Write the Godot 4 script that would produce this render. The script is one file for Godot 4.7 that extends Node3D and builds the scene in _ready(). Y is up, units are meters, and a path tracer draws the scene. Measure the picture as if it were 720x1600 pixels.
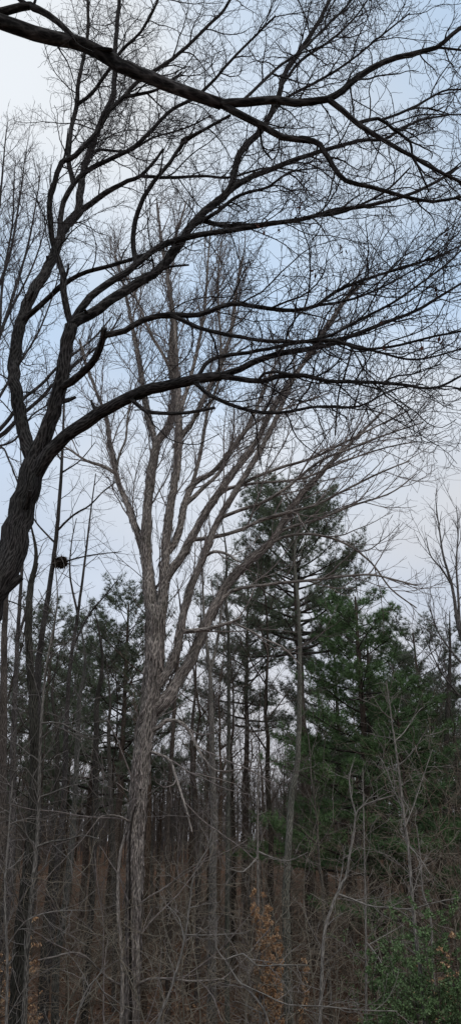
extends Node3D
# A winter wood under an overcast sky: a dark oak leaning in from the left, a limb of the tree beside the
# viewer overhead, a pale many-stemmed tree behind, then pines, bare trees and brush on leaf litter.

var rng := RandomNumberGenerator.new()
var mats := {}
var used := {}
var triangles := 0
var patch_noise := FastNoiseLite.new()
var ridge_noise := FastNoiseLite.new()
var ground_noise := FastNoiseLite.new()

# Skeletons of the trees that stand out, in metres: per limb [part, how much it ramifies, x, y, z, radius ...]
var SURVEY := {
	"oak": [
		["trunk", 0, [-5.783, 0.495, -11.6, 0.447, -5.443, 2.276, -11.54, 0.318, -5.103, 4.056, -11.48, 0.305, -4.763, 5.836, -11.42, 0.292, -4.423, 7.617, -11.36, 0.278, -4.083, 9.397, -11.3, 0.265, -3.878, 9.988, -11.228, 0.249, -3.707, 10.656, -11.152, 0.231, -3.614, 11.174, -11.096, 0.218, -3.547, 11.648, -11.047, 0.206, -3.477, 12.111, -11, 0.194]],
		["limb", 0.6, [-3.477, 12.111, -11, 0.126, -3.629, 12.352, -11.032, 0.125, -3.918, 13.204, -11.196, 0.124, -4.201, 14.116, -11.358, 0.122, -4.329, 15, -11.503, 0.12, -4.352, 15.751, -11.621, 0.119, -4.268, 16.649, -11.761, 0.117, -4.05, 17.506, -11.897, 0.114, -3.942, 18.285, -12.008, 0.112, -3.9, 18.745, -12.069, 0.11, -3.767, 19.225, -12.138, 0.109, -3.587, 19.605, -12.2, 0.107]],
		["limb", 0.5, [-3.587, 19.605, -12.2, 0.076, -2.992, 20.065, -12.082, 0.063, -2.461, 20.361, -11.985, 0.052, -2.153, 20.472, -11.933, 0.046, -1.781, 20.958, -11.844, 0.036, -1.634, 21.239, -11.8, 0.031]],
		["limb", 1, [-2.153, 20.472, -11.933, 0.042, -1.675, 20.3, -11.826, 0.039, -1.207, 20.171, -11.719, 0.035, -0.597, 20.041, -11.577, 0.031, 0, 19.827, -11.435, 0.027, 0.873, 19.87, -11.215, 0.02, 1.706, 19.442, -11, 0.014]],
		["limb", 1, [-3.921, 18.515, -12.039, 0.066, -3.905, 19.302, -11.837, 0.062, -3.659, 19.879, -11.671, 0.059, -3.364, 20.165, -11.557, 0.057, -2.754, 20.387, -11.375, 0.052, -2.223, 20.552, -11.218, 0.049, -1.781, 20.978, -11.047, 0.045, -1.338, 21.406, -10.877, 0.041, -0.889, 21.549, -10.742, 0.038, -0.444, 21.884, -10.584, 0.035, 0, 22.406, -10.399, 0.031, 0.521, 22.911, -10.199, 0.027, 1.044, 23.42, -10, 0.022]],
		["limb", 1, [-3.659, 19.879, -11.671, 0.06, -3.818, 20.603, -11.597, 0.057, -3.832, 21.594, -11.501, 0.054, -3.761, 22.312, -11.433, 0.052, -3.769, 23.056, -11.366, 0.049, -3.696, 24.049, -11.278, 0.046, -3.655, 24.852, -11.21, 0.043, -3.74, 26.054, -11.115, 0.039, -3.78, 27.583, -11, 0.035]],
		["limb", 1, [-3.761, 22.312, -11.433, 0.047, -3.357, 22.535, -11.259, 0.044, -2.963, 23.008, -11.013, 0.04, -2.649, 23.418, -10.807, 0.037, -2.172, 23.767, -10.565, 0.032, -1.785, 24.402, -10.271, 0.028, -1.556, 25.081, -10, 0.023]],
		["limb", 1, [-3.614, 19.548, -12.191, 0.091, -3.662, 21.055, -12.32, 0.087, -3.517, 22.363, -12.429, 0.082, -3.33, 23.618, -12.529, 0.077, -3.18, 24.5, -12.596, 0.074, -3.317, 26.682, -12.741, 0.067, -3.382, 29.269, -12.897, 0.058, -3.461, 31.154, -13, 0.051]],
		["limb", 1, [-3.662, 21.055, -12.32, 0.04, -3.462, 22.098, -12.521, 0.037, -2.691, 22.426, -12.776, 0.032, -2.079, 23.249, -13.006, 0.028, -1.248, 23.994, -13.272, 0.023, -0.55, 24.846, -13.5, 0.018]],
		["limb", 0.5, [-4.352, 15.751, -11.621, 0.06, -3.897, 16.037, -11.367, 0.055, -3.404, 16.304, -11.1, 0.049, -2.913, 16.423, -10.866, 0.044, -2.354, 16.361, -10.627, 0.039, -1.815, 16.338, -10.383, 0.035, -1.421, 16.319, -10.2, 0.031]],
		["limb", 0.25, [-3.477, 12.111, -11, 0.148, -3.43, 12.356, -10.925, 0.145, -3.265, 12.681, -10.804, 0.141, -3.087, 13.292, -10.595, 0.132, -2.983, 14.031, -10.356, 0.123, -2.893, 14.515, -10.2, 0.117]],
		["limb", 0.8, [-2.897, 14.49, -10.208, 0.064, -2.965, 14.744, -10.157, 0.063, -3.073, 15.194, -10.07, 0.061, -3.104, 15.522, -10.008, 0.06, -3.235, 15.92, -9.931, 0.059, -3.352, 16.256, -9.867, 0.057, -3.442, 16.88, -9.756, 0.055, -3.442, 17.234, -9.694, 0.054, -3.321, 17.853, -9.584, 0.052, -3.243, 18.01, -9.552, 0.051, -3.016, 18.092, -9.504, 0.049, -2.637, 18.579, -9.387, 0.047, -2.406, 19.067, -9.293, 0.044, -2.101, 19.423, -9.206, 0.042, -1.855, 19.745, -9.133, 0.04, -1.601, 19.914, -9.074, 0.039, -1.156, 20.215, -8.972, 0.036, -0.775, 20.608, -8.873, 0.033, -0.454, 20.985, -8.786, 0.031, -0.131, 21.368, -8.699, 0.029, 0.132, 21.957, -8.6, 0.026]],
		["limb", 0.3, [-3.243, 18.01, -9.552, 0.025, -3.18, 18.22, -9.393, 0.018, -3.127, 18.473, -9.2, 0.009]],
		["limb", 0, [-3.092, 15.391, -10.033, 0.024, -2.997, 15.502, -9.905, 0.02, -2.973, 15.601, -9.8, 0.018]],
		["limb", 1, [-2.116, 19.405, -9.21, 0.038, -1.706, 19.368, -9.116, 0.031, -1.448, 19.389, -9.051, 0.026, -1.233, 19.492, -8.99, 0.022, -0.944, 19.705, -8.9, 0.016]],
		["limb", 0.72, [-2.893, 14.515, -10.2, 0.07, -2.696, 14.983, -10.173, 0.069, -2.331, 15.407, -10.133, 0.066, -1.925, 15.685, -10.096, 0.064, -1.672, 15.977, -10.07, 0.062, -1.222, 16.342, -10.028, 0.059, -0.612, 16.507, -9.982, 0.056, 0, 16.575, -9.936, 0.052, 0.734, 16.682, -9.881, 0.047, 1.406, 16.761, -9.831, 0.043, 2.022, 16.945, -9.784, 0.04, 2.571, 17, -9.743, 0.036, 3.188, 17.151, -9.697, 0.032, 3.823, 17.439, -9.648, 0.029, 4.423, 17.873, -9.6, 0.025]],
		["limb", 0.7, [-1.773, 15.86, -10.08, 0.052, -1.848, 16.398, -9.925, 0.048, -1.708, 16.983, -9.698, 0.044, -1.464, 17.372, -9.519, 0.04, -1.157, 17.681, -9.347, 0.036, -0.913, 18.006, -9.187, 0.033, -0.483, 18.169, -9.002, 0.028, 0, 18.285, -8.8, 0.024]],
		["limb", 0, [-0.913, 18.006, -9.187, 0.03, -0.924, 18.058, -9.146, 0.03, -0.724, 18.047, -9.044, 0.027, -0.454, 18.049, -8.9, 0.024]],
		["limb", 0.8, [-2.893, 14.515, -10.2, 0.099, -2.426, 14.919, -10.22, 0.096, -1.926, 15.399, -10.243, 0.092, -1.465, 15.797, -10.263, 0.088, -1.176, 16.216, -10.278, 0.086, -0.825, 16.962, -10.3, 0.082, -0.516, 17.505, -10.317, 0.08, -0.026, 18.127, -10.338, 0.076, 0.204, 19.245, -10.363, 0.071, 0.698, 20.081, -10.386, 0.067, 1.08, 21.178, -10.409, 0.062, 1.251, 21.984, -10.425, 0.059, 1.914, 23.459, -10.455, 0.052, 2.463, 24.912, -10.482, 0.045, 2.777, 26.035, -10.5, 0.041]],
		["limb", 1, [-0.124, 18.003, -10.334, 0.066, 0.333, 18.475, -10.363, 0.061, 0.671, 18.687, -10.383, 0.058, 1.361, 19.122, -10.421, 0.051, 1.925, 19.416, -10.451, 0.046, 2.789, 19.817, -10.495, 0.038, 3.361, 19.916, -10.523, 0.033, 4.14, 20.534, -10.564, 0.025, 4.898, 20.798, -10.6, 0.018]],
		["limb", 0.2, [-1.436, 15.839, -10.264, 0.031, -1.153, 15.856, -10.142, 0.025, -0.779, 15.765, -10, 0.018]],
		["limb", 1, [-0.778, 17.044, -10.303, 0.044, -0.253, 17.274, -10.11, 0.038, 0.189, 17.517, -9.938, 0.031, 0.747, 17.526, -9.751, 0.025, 1.117, 17.734, -9.602, 0.019, 1.708, 17.626, -9.4, 0.012]],
		["limb", 0.72, [-0.655, 17.261, -10.309, 0.051, -0.126, 16.973, -10.182, 0.046, 0.496, 16.805, -10.026, 0.041, 1.102, 16.751, -9.868, 0.036, 1.695, 16.711, -9.709, 0.03, 2.158, 16.686, -9.582, 0.026, 2.86, 16.945, -9.373, 0.02, 3.343, 17.378, -9.2, 0.015]],
		["limb", 1, [0.927, 20.739, -10.4, 0.036, 1.3, 20.903, -10.221, 0.033, 1.818, 20.995, -9.992, 0.029, 2.482, 21.167, -9.682, 0.024, 3.136, 21.488, -9.341, 0.019, 3.771, 21.789, -9, 0.013]],
		["limb", 1, [1.157, 21.541, -10.416, 0.036, 1.609, 22.149, -10.236, 0.032, 2.339, 22.606, -10.015, 0.026, 2.936, 23.211, -9.811, 0.02, 3.412, 24.063, -9.6, 0.015]],
		["limb", 0.2, [-3.072, 13.403, -10.559, 0.075, -2.821, 13.385, -10.373, 0.072, -2.635, 13.402, -10.17, 0.068, -2.287, 13.436, -9.763, 0.061, -2.127, 13.551, -9.399, 0.056, -2.068, 13.614, -9.2, 0.052]],
		["limb", 1, [-2.106, 13.573, -9.329, 0.053, -1.747, 13.641, -9.297, 0.051, -1.436, 13.841, -9.265, 0.049, -1.01, 13.916, -9.226, 0.046, -0.529, 13.88, -9.184, 0.043, 0, 14.067, -9.135, 0.039, 0.474, 13.962, -9.093, 0.036, 1.046, 13.85, -9.041, 0.032, 1.412, 13.927, -9.008, 0.03, 1.738, 14.193, -8.973, 0.028, 2.274, 14.42, -8.923, 0.024, 2.97, 14.637, -8.859, 0.02, 3.619, 14.86, -8.8, 0.016]],
		["limb", 0.72, [-1.01, 13.916, -9.226, 0.037, -0.521, 13.568, -9.129, 0.034, -0.206, 13.412, -9.066, 0.033, 0, 13.327, -9.025, 0.032, 0.504, 13.144, -8.923, 0.029, 0.996, 13.038, -8.822, 0.027, 1.621, 12.958, -8.691, 0.024, 1.936, 12.741, -8.616, 0.022, 2.395, 12.698, -8.515, 0.02, 3.038, 12.784, -8.37, 0.017, 3.397, 12.811, -8.288, 0.016, 3.766, 12.94, -8.2, 0.014]],
		["limb", 0.72, [1.184, 13.014, -8.783, 0.025, 1.577, 13.07, -8.678, 0.023, 1.966, 13.247, -8.563, 0.021, 2.447, 13.437, -8.422, 0.019, 2.933, 13.739, -8.268, 0.016, 3.323, 14.003, -8.142, 0.014, 3.725, 14.381, -8, 0.012]],
		["limb", 1, [1.412, 13.927, -9.008, 0.024, 1.907, 14.097, -9.092, 0.021, 2.485, 14.434, -9.191, 0.018, 3.101, 14.918, -9.296, 0.015, 3.743, 15.389, -9.4, 0.011]],
		["limb", 0.3, [-3.53, 11.764, -11.035, 0.136, -3.32, 12.033, -10.906, 0.131, -3.045, 12.321, -10.753, 0.125, -2.696, 12.551, -10.593, 0.119, -2.291, 12.769, -10.418, 0.112, -1.771, 12.936, -10.212, 0.104, -1.486, 13.016, -10.099, 0.1, -0.977, 13.016, -9.91, 0.092, -0.59, 13.016, -9.764, 0.086, -0.159, 12.949, -9.6, 0.079]],
		["limb", 0.72, [-0.266, 12.966, -9.641, 0.058, 0.159, 13.088, -9.579, 0.054, 0.531, 13.254, -9.523, 0.051, 1.06, 13.353, -9.448, 0.046, 1.583, 13.4, -9.374, 0.04, 2.114, 13.599, -9.295, 0.035, 2.538, 13.747, -9.233, 0.031, 3.07, 13.948, -9.154, 0.026, 3.619, 14.281, -9.069, 0.021, 4.064, 14.563, -9, 0.016]],
		["limb", 1, [-0.202, 12.956, -9.616, 0.05, 0.105, 12.856, -9.541, 0.047, 0.518, 12.734, -9.442, 0.043, 0.744, 12.781, -9.385, 0.041, 1.175, 12.728, -9.278, 0.037, 1.513, 12.566, -9.189, 0.034, 1.988, 12.454, -9.065, 0.03, 2.538, 12.312, -8.917, 0.025, 2.974, 12.143, -8.792, 0.02, 3.247, 12.192, -8.714, 0.018, 3.62, 12.375, -8.6, 0.014]],
		["limb", 0.3, [0.456, 12.752, -9.457, 0.026, 0.532, 12.769, -9.283, 0.024, 0.717, 12.608, -9.012, 0.022, 0.911, 12.332, -8.7, 0.019]],
		["limb", 0.72, [-0.547, 13.009, -9.748, 0.037, -0.433, 13.298, -9.756, 0.037, -0.218, 13.464, -9.764, 0.035, 0.164, 13.541, -9.777, 0.034, 0.66, 13.662, -9.793, 0.031, 1.218, 13.813, -9.811, 0.028, 1.887, 13.83, -9.832, 0.025, 2.54, 13.641, -9.853, 0.021, 3.192, 13.495, -9.875, 0.018, 4.004, 13.746, -9.9, 0.014]],
		["limb", 1, [-0.648, 13.016, -9.786, 0.038, -0.424, 12.738, -9.734, 0.035, -0.157, 12.521, -9.675, 0.033, 0.309, 12.258, -9.576, 0.029, 0.763, 12.161, -9.482, 0.026, 1.41, 12.191, -9.346, 0.021, 1.987, 12.109, -9.222, 0.017, 2.481, 12.327, -9.106, 0.013, 2.956, 12.371, -9, 0.01]],
		["limb", 0.2, [-1.742, 12.944, -10.2, 0.039, -1.487, 12.597, -10.017, 0.036, -1.267, 12.397, -9.846, 0.033, -0.814, 12.156, -9.493, 0.028, -0.495, 12.029, -9.225, 0.025, -0.242, 11.939, -9, 0.022]],
		["limb", 0.3, [2.115, 13.764, -9.839, 0.016, 1.909, 13.05, -9.597, 0.015, 1.709, 12.41, -9.226, 0.014, 1.583, 11.82, -8.871, 0.013, 1.446, 11.091, -8.4, 0.011]],
		["limb", 0.7, [1.798, 12.499, -9.115, 0.015, 2.213, 12.153, -8.822, 0.012, 2.427, 11.824, -8.625, 0.01, 2.619, 11.47, -8.418, 0.008, 2.713, 11.201, -8.277, 0.007, 2.854, 11.058, -8.146, 0.006, 3.007, 11.097, -8, 0.005]],
	],
	"near": [
		["trunk", 0, [-3.941, 3.519, -5.1, 0.253, -3.841, 5.13, -5.08, 0.175, -3.741, 6.742, -5.06, 0.163, -3.641, 8.353, -5.04, 0.15, -3.541, 9.964, -5.02, 0.138, -3.441, 11.576, -5, 0.125, -3.665, 13.223, -4.954, 0.121, -3.785, 14.401, -4.926, 0.119, -3.939, 15.614, -4.9, 0.116]],
		["limb", 0.15, [-3.808, 14.583, -4.922, 0.095, -3.269, 14.708, -4.964, 0.092, -2.827, 14.665, -4.995, 0.089, -2.67, 14.588, -5.007, 0.087, -2.252, 14.435, -5.037, 0.084, -1.842, 14.329, -5.066, 0.08, -1.543, 14.224, -5.088, 0.078, -1.236, 13.975, -5.113, 0.075, -1.051, 13.884, -5.127, 0.073, -0.756, 13.707, -5.15, 0.07, -0.43, 13.557, -5.175, 0.067, -0.107, 13.441, -5.2, 0.064]],
		["limb", 0.8, [-0.107, 13.441, -5.2, 0.05, 0.178, 13.446, -5.181, 0.047, 0.497, 13.447, -5.159, 0.044, 0.721, 13.382, -5.144, 0.042, 1.059, 13.413, -5.121, 0.038, 1.242, 13.534, -5.108, 0.037, 1.433, 13.752, -5.092, 0.035, 1.736, 13.976, -5.07, 0.032, 2.033, 14.082, -5.05, 0.029, 2.328, 14.166, -5.03, 0.026, 2.533, 14.375, -5.015, 0.024, 2.743, 14.588, -5, 0.022]],
		["limb", 0.8, [-0.107, 13.441, -5.2, 0.043, 0.036, 13.352, -5.22, 0.041, 0.355, 13.174, -5.268, 0.038, 0.579, 13.033, -5.303, 0.035, 0.924, 13.042, -5.349, 0.032, 1.026, 12.913, -5.369, 0.03, 1.122, 12.694, -5.397, 0.028, 1.254, 12.51, -5.425, 0.026, 1.535, 12.459, -5.464, 0.023, 1.886, 12.37, -5.513, 0.02, 2.208, 12.342, -5.557, 0.017, 2.552, 12.46, -5.6, 0.014]],
		["limb", 1, [1.068, 13.419, -5.12, 0.032, 1.23, 13.27, -5.147, 0.03, 1.396, 13.077, -5.182, 0.028, 1.667, 12.885, -5.23, 0.024, 1.972, 12.7, -5.282, 0.021, 2.207, 12.553, -5.323, 0.019, 2.477, 12.413, -5.368, 0.016, 2.685, 12.354, -5.4, 0.014]],
		["limb", 0.6, [1.38, 13.096, -5.178, 0.021, 1.638, 13.284, -5.256, 0.019, 1.822, 13.192, -5.328, 0.017, 2.007, 13.091, -5.402, 0.015, 2.024, 12.959, -5.445, 0.014, 2.085, 12.819, -5.497, 0.012, 2.207, 12.539, -5.6, 0.009]],
		["limb", 1, [2.328, 14.166, -5.03, 0.015, 2.502, 14.254, -5.092, 0.013, 2.812, 14.381, -5.2, 0.011]],
		["limb", 0.3, [1.328, 13.632, -5.101, 0.011, 1.346, 13.404, -5.152, 0.009, 1.36, 13.207, -5.2, 0.007]],
		["limb", 1, [1.666, 13.27, -5.266, 0.016, 1.893, 13.435, -5.311, 0.015, 2.13, 13.646, -5.359, 0.014, 2.398, 13.914, -5.412, 0.012, 2.575, 14.055, -5.446, 0.011, 2.867, 14.124, -5.5, 0.01]],
		["limb", 0.15, [-3.831, 14.765, -4.918, 0.074, -3.099, 14.615, -4.945, 0.059, -2.744, 14.687, -4.959, 0.052, -2.537, 14.788, -4.967, 0.048, -2.361, 14.863, -4.974, 0.044, -2.306, 14.829, -4.977, 0.043, -2.123, 14.718, -4.983, 0.039, -1.873, 14.423, -4.994, 0.032, -1.749, 14.267, -5, 0.029]],
		["limb", 0.2, [-2.359, 14.861, -4.975, 0.03, -2.46, 14.927, -4.948, 0.026, -2.633, 15.092, -4.9, 0.019]],
		["limb", 0, [-1.662, 14.266, -5.079, 0.033, -1.493, 14.169, -5.039, 0.027, -1.335, 14.082, -5, 0.022]],
		["limb", 1, [0.093, 13.444, -5.187, 0.018, 0.255, 13.733, -5.25, 0.017, 0.451, 14.136, -5.329, 0.017, 0.614, 14.441, -5.389, 0.016, 0.867, 14.814, -5.469, 0.015, 1.24, 15.542, -5.594, 0.014, 1.594, 16.22, -5.704, 0.012, 1.882, 16.913, -5.8, 0.011]],
		["limb", 0.3, [0.323, 13.192, -5.264, 0.014, 0.347, 13.162, -5.44, 0.012, 0.38, 13.152, -5.554, 0.011, 0.484, 13.177, -5.7, 0.009]],
	],
	"pale": [
		["trunk", 0.12, [-2.405, -0.25, -20, 0.289, -2.385, 0.222, -20, 0.204, -2.365, 0.695, -20, 0.194, -2.345, 1.167, -20, 0.184, -2.325, 1.639, -20, 0.175, -2.305, 2.111, -20, 0.165, -2.35, 3.386, -20, 0.18, -2.397, 4.746, -20, 0.195, -2.431, 6.201, -20, 0.212, -2.4, 7.762, -20, 0.231, -2.277, 9.094, -20, 0.246, -2.175, 10.327, -20, 0.261, -2.162, 11.249, -20, 0.271, -2.167, 12.207, -20, 0.283]],
		["limb", 0.8, [-2.165, 11.064, -20, 0.193, -2.297, 12.029, -20.057, 0.185, -2.477, 13.249, -20.124, 0.174, -2.594, 14.318, -20.181, 0.165, -2.637, 15.437, -20.237, 0.155, -2.597, 16.609, -20.294, 0.144, -2.515, 17.464, -20.334, 0.136, -2.44, 18.093, -20.362, 0.131, -2.2, 18.48, -20.384, 0.126, -2.005, 19.003, -20.409, 0.121, -1.93, 19.941, -20.449, 0.112, -2.106, 21.628, -20.517, 0.097, -2.127, 23.421, -20.584, 0.081, -2.407, 25.661, -20.664, 0.06, -2.81, 28.077, -20.743, 0.038, -3.025, 29.92, -20.8, 0.021]],
		["limb", 1, [-2.47, 17.841, -20.351, 0.106, -2.589, 18.386, -20.436, 0.102, -2.785, 19.087, -20.541, 0.097, -3.007, 20.103, -20.686, 0.09, -3.339, 21.945, -20.932, 0.076, -3.769, 23.926, -21.181, 0.061, -4.152, 25.691, -21.388, 0.047, -4.691, 27.575, -21.6, 0.033]],
		["limb", 1, [-2.167, 12.207, -20, 0.114, -2.586, 13.696, -20.213, 0.104, -2.996, 14.961, -20.414, 0.095, -3.308, 15.808, -20.544, 0.088, -3.697, 16.691, -20.678, 0.081, -3.928, 17.606, -20.804, 0.075, -4.132, 18.419, -20.911, 0.068, -4.335, 19.403, -21.036, 0.061, -4.853, 20.733, -21.205, 0.05, -5.335, 21.975, -21.355, 0.041, -5.717, 23.273, -21.5, 0.03]],
		["limb", 0.7, [-3.789, 17.057, -20.728, 0.064, -4.297, 17.4, -20.786, 0.055, -4.867, 17.633, -20.852, 0.045, -5.516, 18.129, -20.934, 0.032, -6.07, 18.472, -21, 0.022]],
		["limb", 1, [-3.812, 17.149, -20.741, 0.043, -3.734, 17.804, -20.718, 0.039, -3.554, 18.417, -20.696, 0.035, -3.539, 19.298, -20.668, 0.03, -3.373, 20.337, -20.634, 0.024, -3.088, 21.41, -20.6, 0.017]],
		["limb", 0.9, [-2.163, 11.44, -20, 0.167, -2.001, 12.389, -19.955, 0.158, -1.98, 13.376, -19.911, 0.15, -1.926, 14.609, -19.858, 0.139, -1.872, 15.355, -19.826, 0.132, -1.729, 16.568, -19.777, 0.121, -1.694, 17.485, -19.741, 0.113, -1.707, 18.673, -19.697, 0.102, -1.823, 20.423, -19.635, 0.087, -1.976, 22.557, -19.564, 0.068, -2.271, 24.554, -19.501, 0.05, -2.025, 26.373, -19.446, 0.034, -1.708, 27.971, -19.4, 0.02]],
		["limb", 1, [-1.697, 17.723, -19.732, 0.083, -1.254, 18.378, -19.621, 0.076, -0.846, 19.286, -19.487, 0.068, -0.322, 20.453, -19.32, 0.057, 0, 21.668, -19.164, 0.047, 0.223, 23.449, -18.953, 0.033, 0.454, 24.778, -18.8, 0.023]],
		["limb", 1, [-1.707, 18.673, -19.697, 0.074, -1.406, 19.981, -19.749, 0.066, -1.115, 21.638, -19.81, 0.057, -0.921, 23.399, -19.871, 0.048, -0.838, 25.599, -19.94, 0.036, -0.743, 27.621, -20, 0.025]],
		["limb", 1, [-1.788, 19.898, -19.653, 0.065, -2.215, 20.828, -19.466, 0.056, -2.739, 21.754, -19.269, 0.046, -3.216, 22.954, -19.039, 0.035, -3.817, 24.181, -18.8, 0.022]],
		["limb", 0.7, [-1.988, 12.981, -19.929, 0.143, -1.729, 13.408, -19.887, 0.138, -1.45, 13.804, -19.846, 0.133, -1.076, 14.574, -19.776, 0.125, -0.693, 15.3, -19.71, 0.117, -0.3, 15.936, -19.651, 0.11, 0.304, 16.802, -19.57, 0.099, 0.82, 17.58, -19.499, 0.09, 1.247, 18.499, -19.426, 0.08, 1.792, 19.444, -19.349, 0.069, 2.577, 20.663, -19.25, 0.055, 3.514, 22.192, -19.132, 0.037, 4.516, 24.078, -19, 0.017]],
		["limb", 0.6, [-0.3, 15.936, -19.651, 0.06, 0.199, 15.989, -19.536, 0.057, 0.796, 16.246, -19.385, 0.052, 1.586, 16.48, -19.192, 0.047, 2.562, 16.688, -18.957, 0.04, 3.539, 17.108, -18.704, 0.033, 4.705, 17.609, -18.402, 0.025, 5.478, 17.941, -18.2, 0.02]],
		["limb", 0.6, [-1.207, 14.304, -19.801, 0.068, -0.582, 14.319, -19.675, 0.064, 0.193, 14.457, -19.505, 0.058, 0.963, 14.756, -19.325, 0.052, 1.727, 14.931, -19.153, 0.046, 2.484, 15.063, -18.983, 0.041, 3.244, 15.397, -18.798, 0.035, 4.381, 15.898, -18.522, 0.026, 5.315, 16.209, -18.3, 0.019]],
		["limb", 0.6, [-0.614, 15.427, -19.698, 0.05, -0.1, 15.933, -19.647, 0.047, 0.8, 16.123, -19.58, 0.042, 1.598, 16.16, -19.521, 0.039, 2.396, 16.287, -19.462, 0.035, 3.616, 16.804, -19.367, 0.029, 4.841, 17.213, -19.274, 0.023, 5.853, 17.403, -19.2, 0.018]],
		["limb", 0.7, [-2.226, 9.71, -20, 0.134, -1.769, 10.309, -19.917, 0.129, -1.546, 10.838, -19.845, 0.125, -1.433, 11.468, -19.767, 0.12, -1.334, 12.018, -19.7, 0.115, -1.124, 12.766, -19.608, 0.11, -0.76, 13.725, -19.49, 0.102, -0.386, 14.714, -19.371, 0.094, 0, 15.422, -19.283, 0.087, 0.795, 16.777, -19.115, 0.075, 1.418, 18.085, -18.968, 0.064, 1.959, 19.334, -18.835, 0.053, 2.735, 20.748, -18.683, 0.041, 3.651, 22.22, -18.524, 0.027, 4.569, 23.222, -18.4, 0.016]],
		["limb", 0.3, [-0.797, 13.629, -19.502, 0.057, -0.467, 13.648, -19.143, 0.048, -0.091, 13.398, -18.713, 0.038, 0.143, 13.093, -18.38, 0.03, 0.282, 12.967, -18.2, 0.026]],
		["limb", 0.6, [-0.328, 14.82, -19.358, 0.058, 0.385, 15.043, -19.164, 0.053, 0.958, 15.18, -19.007, 0.05, 1.722, 15.598, -18.771, 0.045, 2.68, 16.294, -18.452, 0.038, 3.616, 16.579, -18.184, 0.032, 4.54, 16.859, -17.915, 0.026, 5.625, 17.103, -17.6, 0.019]],
		["limb", 0.2, [-1.439, 11.436, -19.771, 0.073, -0.722, 11.392, -19.427, 0.059, -0.268, 11.443, -19.151, 0.049, 0.035, 11.481, -18.962, 0.041, 0.282, 11.542, -18.8, 0.035]],
		["limb", 0.5, [0.035, 11.481, -18.962, 0.035, 0.526, 11.221, -18.876, 0.031, 0.955, 10.932, -18.794, 0.027, 1.378, 10.737, -18.719, 0.023, 1.861, 10.193, -18.6, 0.017]],
		["limb", 0.6, [-2.272, 9.156, -20, 0.177, -1.752, 9.619, -20.028, 0.169, -1.449, 10.158, -20.057, 0.162, -1.137, 10.711, -20.086, 0.154, -0.75, 11.664, -20.132, 0.142, -0.287, 12.66, -20.178, 0.129, 0.156, 13.342, -20.211, 0.119, 0.689, 13.875, -20.242, 0.109, 1.296, 14.465, -20.275, 0.098, 1.614, 15.021, -20.299, 0.09, 2.158, 15.938, -20.339, 0.077, 2.934, 16.892, -20.383, 0.061, 4.082, 18.14, -20.441, 0.039, 5.289, 19.45, -20.5, 0.017]],
		["limb", 0.6, [-0.611, 11.963, -20.145, 0.057, 0, 12.723, -20.066, 0.052, 1.146, 12.931, -19.969, 0.046, 2.286, 13.018, -19.874, 0.041, 3.423, 13.124, -19.778, 0.035, 4.173, 13.142, -19.714, 0.031, 4.898, 12.939, -19.649, 0.027, 5.432, 12.763, -19.6, 0.023]],
		["limb", 0.6, [0.78, 13.963, -20.247, 0.049, 1.593, 14.544, -20.207, 0.045, 2.589, 14.634, -20.166, 0.04, 3.555, 14.294, -20.123, 0.034, 4.282, 13.646, -20.082, 0.029, 4.778, 12.815, -20.041, 0.024, 5.465, 12.207, -20, 0.019]],
		["limb", 0.6, [1.391, 14.631, -20.283, 0.05, 1.811, 14.908, -20.294, 0.047, 2.839, 15.251, -20.319, 0.041, 3.89, 15.713, -20.345, 0.034, 5.171, 16.186, -20.376, 0.025, 6.083, 16.901, -20.4, 0.019]],
		["limb", 1, [-1.961, 13.808, -19.892, 0.106, -1.732, 14.265, -20.052, 0.103, -1.55, 15.004, -20.261, 0.098, -1.452, 16.03, -20.527, 0.091, -1.164, 16.711, -20.717, 0.086, -0.54, 17.319, -20.953, 0.079, 0, 18.211, -21.208, 0.072, 0.57, 19.29, -21.49, 0.063, 0.933, 20.243, -21.709, 0.055, 1.456, 21.91, -22.061, 0.043, 2.291, 24.077, -22.5, 0.025]],
		["limb", 1, [-1.477, 15.773, -20.46, 0.072, -0.844, 16.581, -20.694, 0.066, -0.323, 17.284, -20.888, 0.06, 0.223, 18.574, -21.172, 0.052, 0.912, 19.504, -21.406, 0.045, 1.862, 20.205, -21.652, 0.036, 3.341, 20.999, -22, 0.024]],
		["limb", 1, [-1.501, 15.517, -20.394, 0.072, -1.175, 17.101, -20.774, 0.067, -0.99, 18.232, -21.025, 0.064, -0.805, 20.038, -21.396, 0.058, -0.474, 21.331, -21.656, 0.054, -0.372, 23.385, -22.023, 0.048, -0.531, 26.782, -22.572, 0.037, -0.421, 29.718, -23, 0.028]],
		["limb", 0.6, [-2.32, 8.628, -20, 0.061, -1.918, 8.82, -19.872, 0.057, -1.706, 8.972, -19.762, 0.053, -1.292, 8.864, -19.595, 0.047, -1.017, 8.51, -19.418, 0.041, -0.745, 8.002, -19.18, 0.032, -0.406, 7.624, -18.964, 0.025, -0.032, 7.565, -18.8, 0.02]],
		["limb", 0.6, [-2.357, 8.228, -20, 0.043, -1.664, 7.976, -19.701, 0.038, -1.402, 7.471, -19.351, 0.033, -1.104, 6.735, -18.821, 0.025, -0.913, 6.185, -18.4, 0.019]],
		["limb", 0.6, [-2.33, 2.812, -20, 0.03, -2.729, 2.955, -19.838, 0.029, -3.013, 3.18, -19.613, 0.026, -3.361, 3.541, -19.296, 0.022, -3.659, 3.656, -19.088, 0.02, -4.009, 3.601, -18.829, 0.017, -4.313, 3.569, -18.6, 0.014]],
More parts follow.
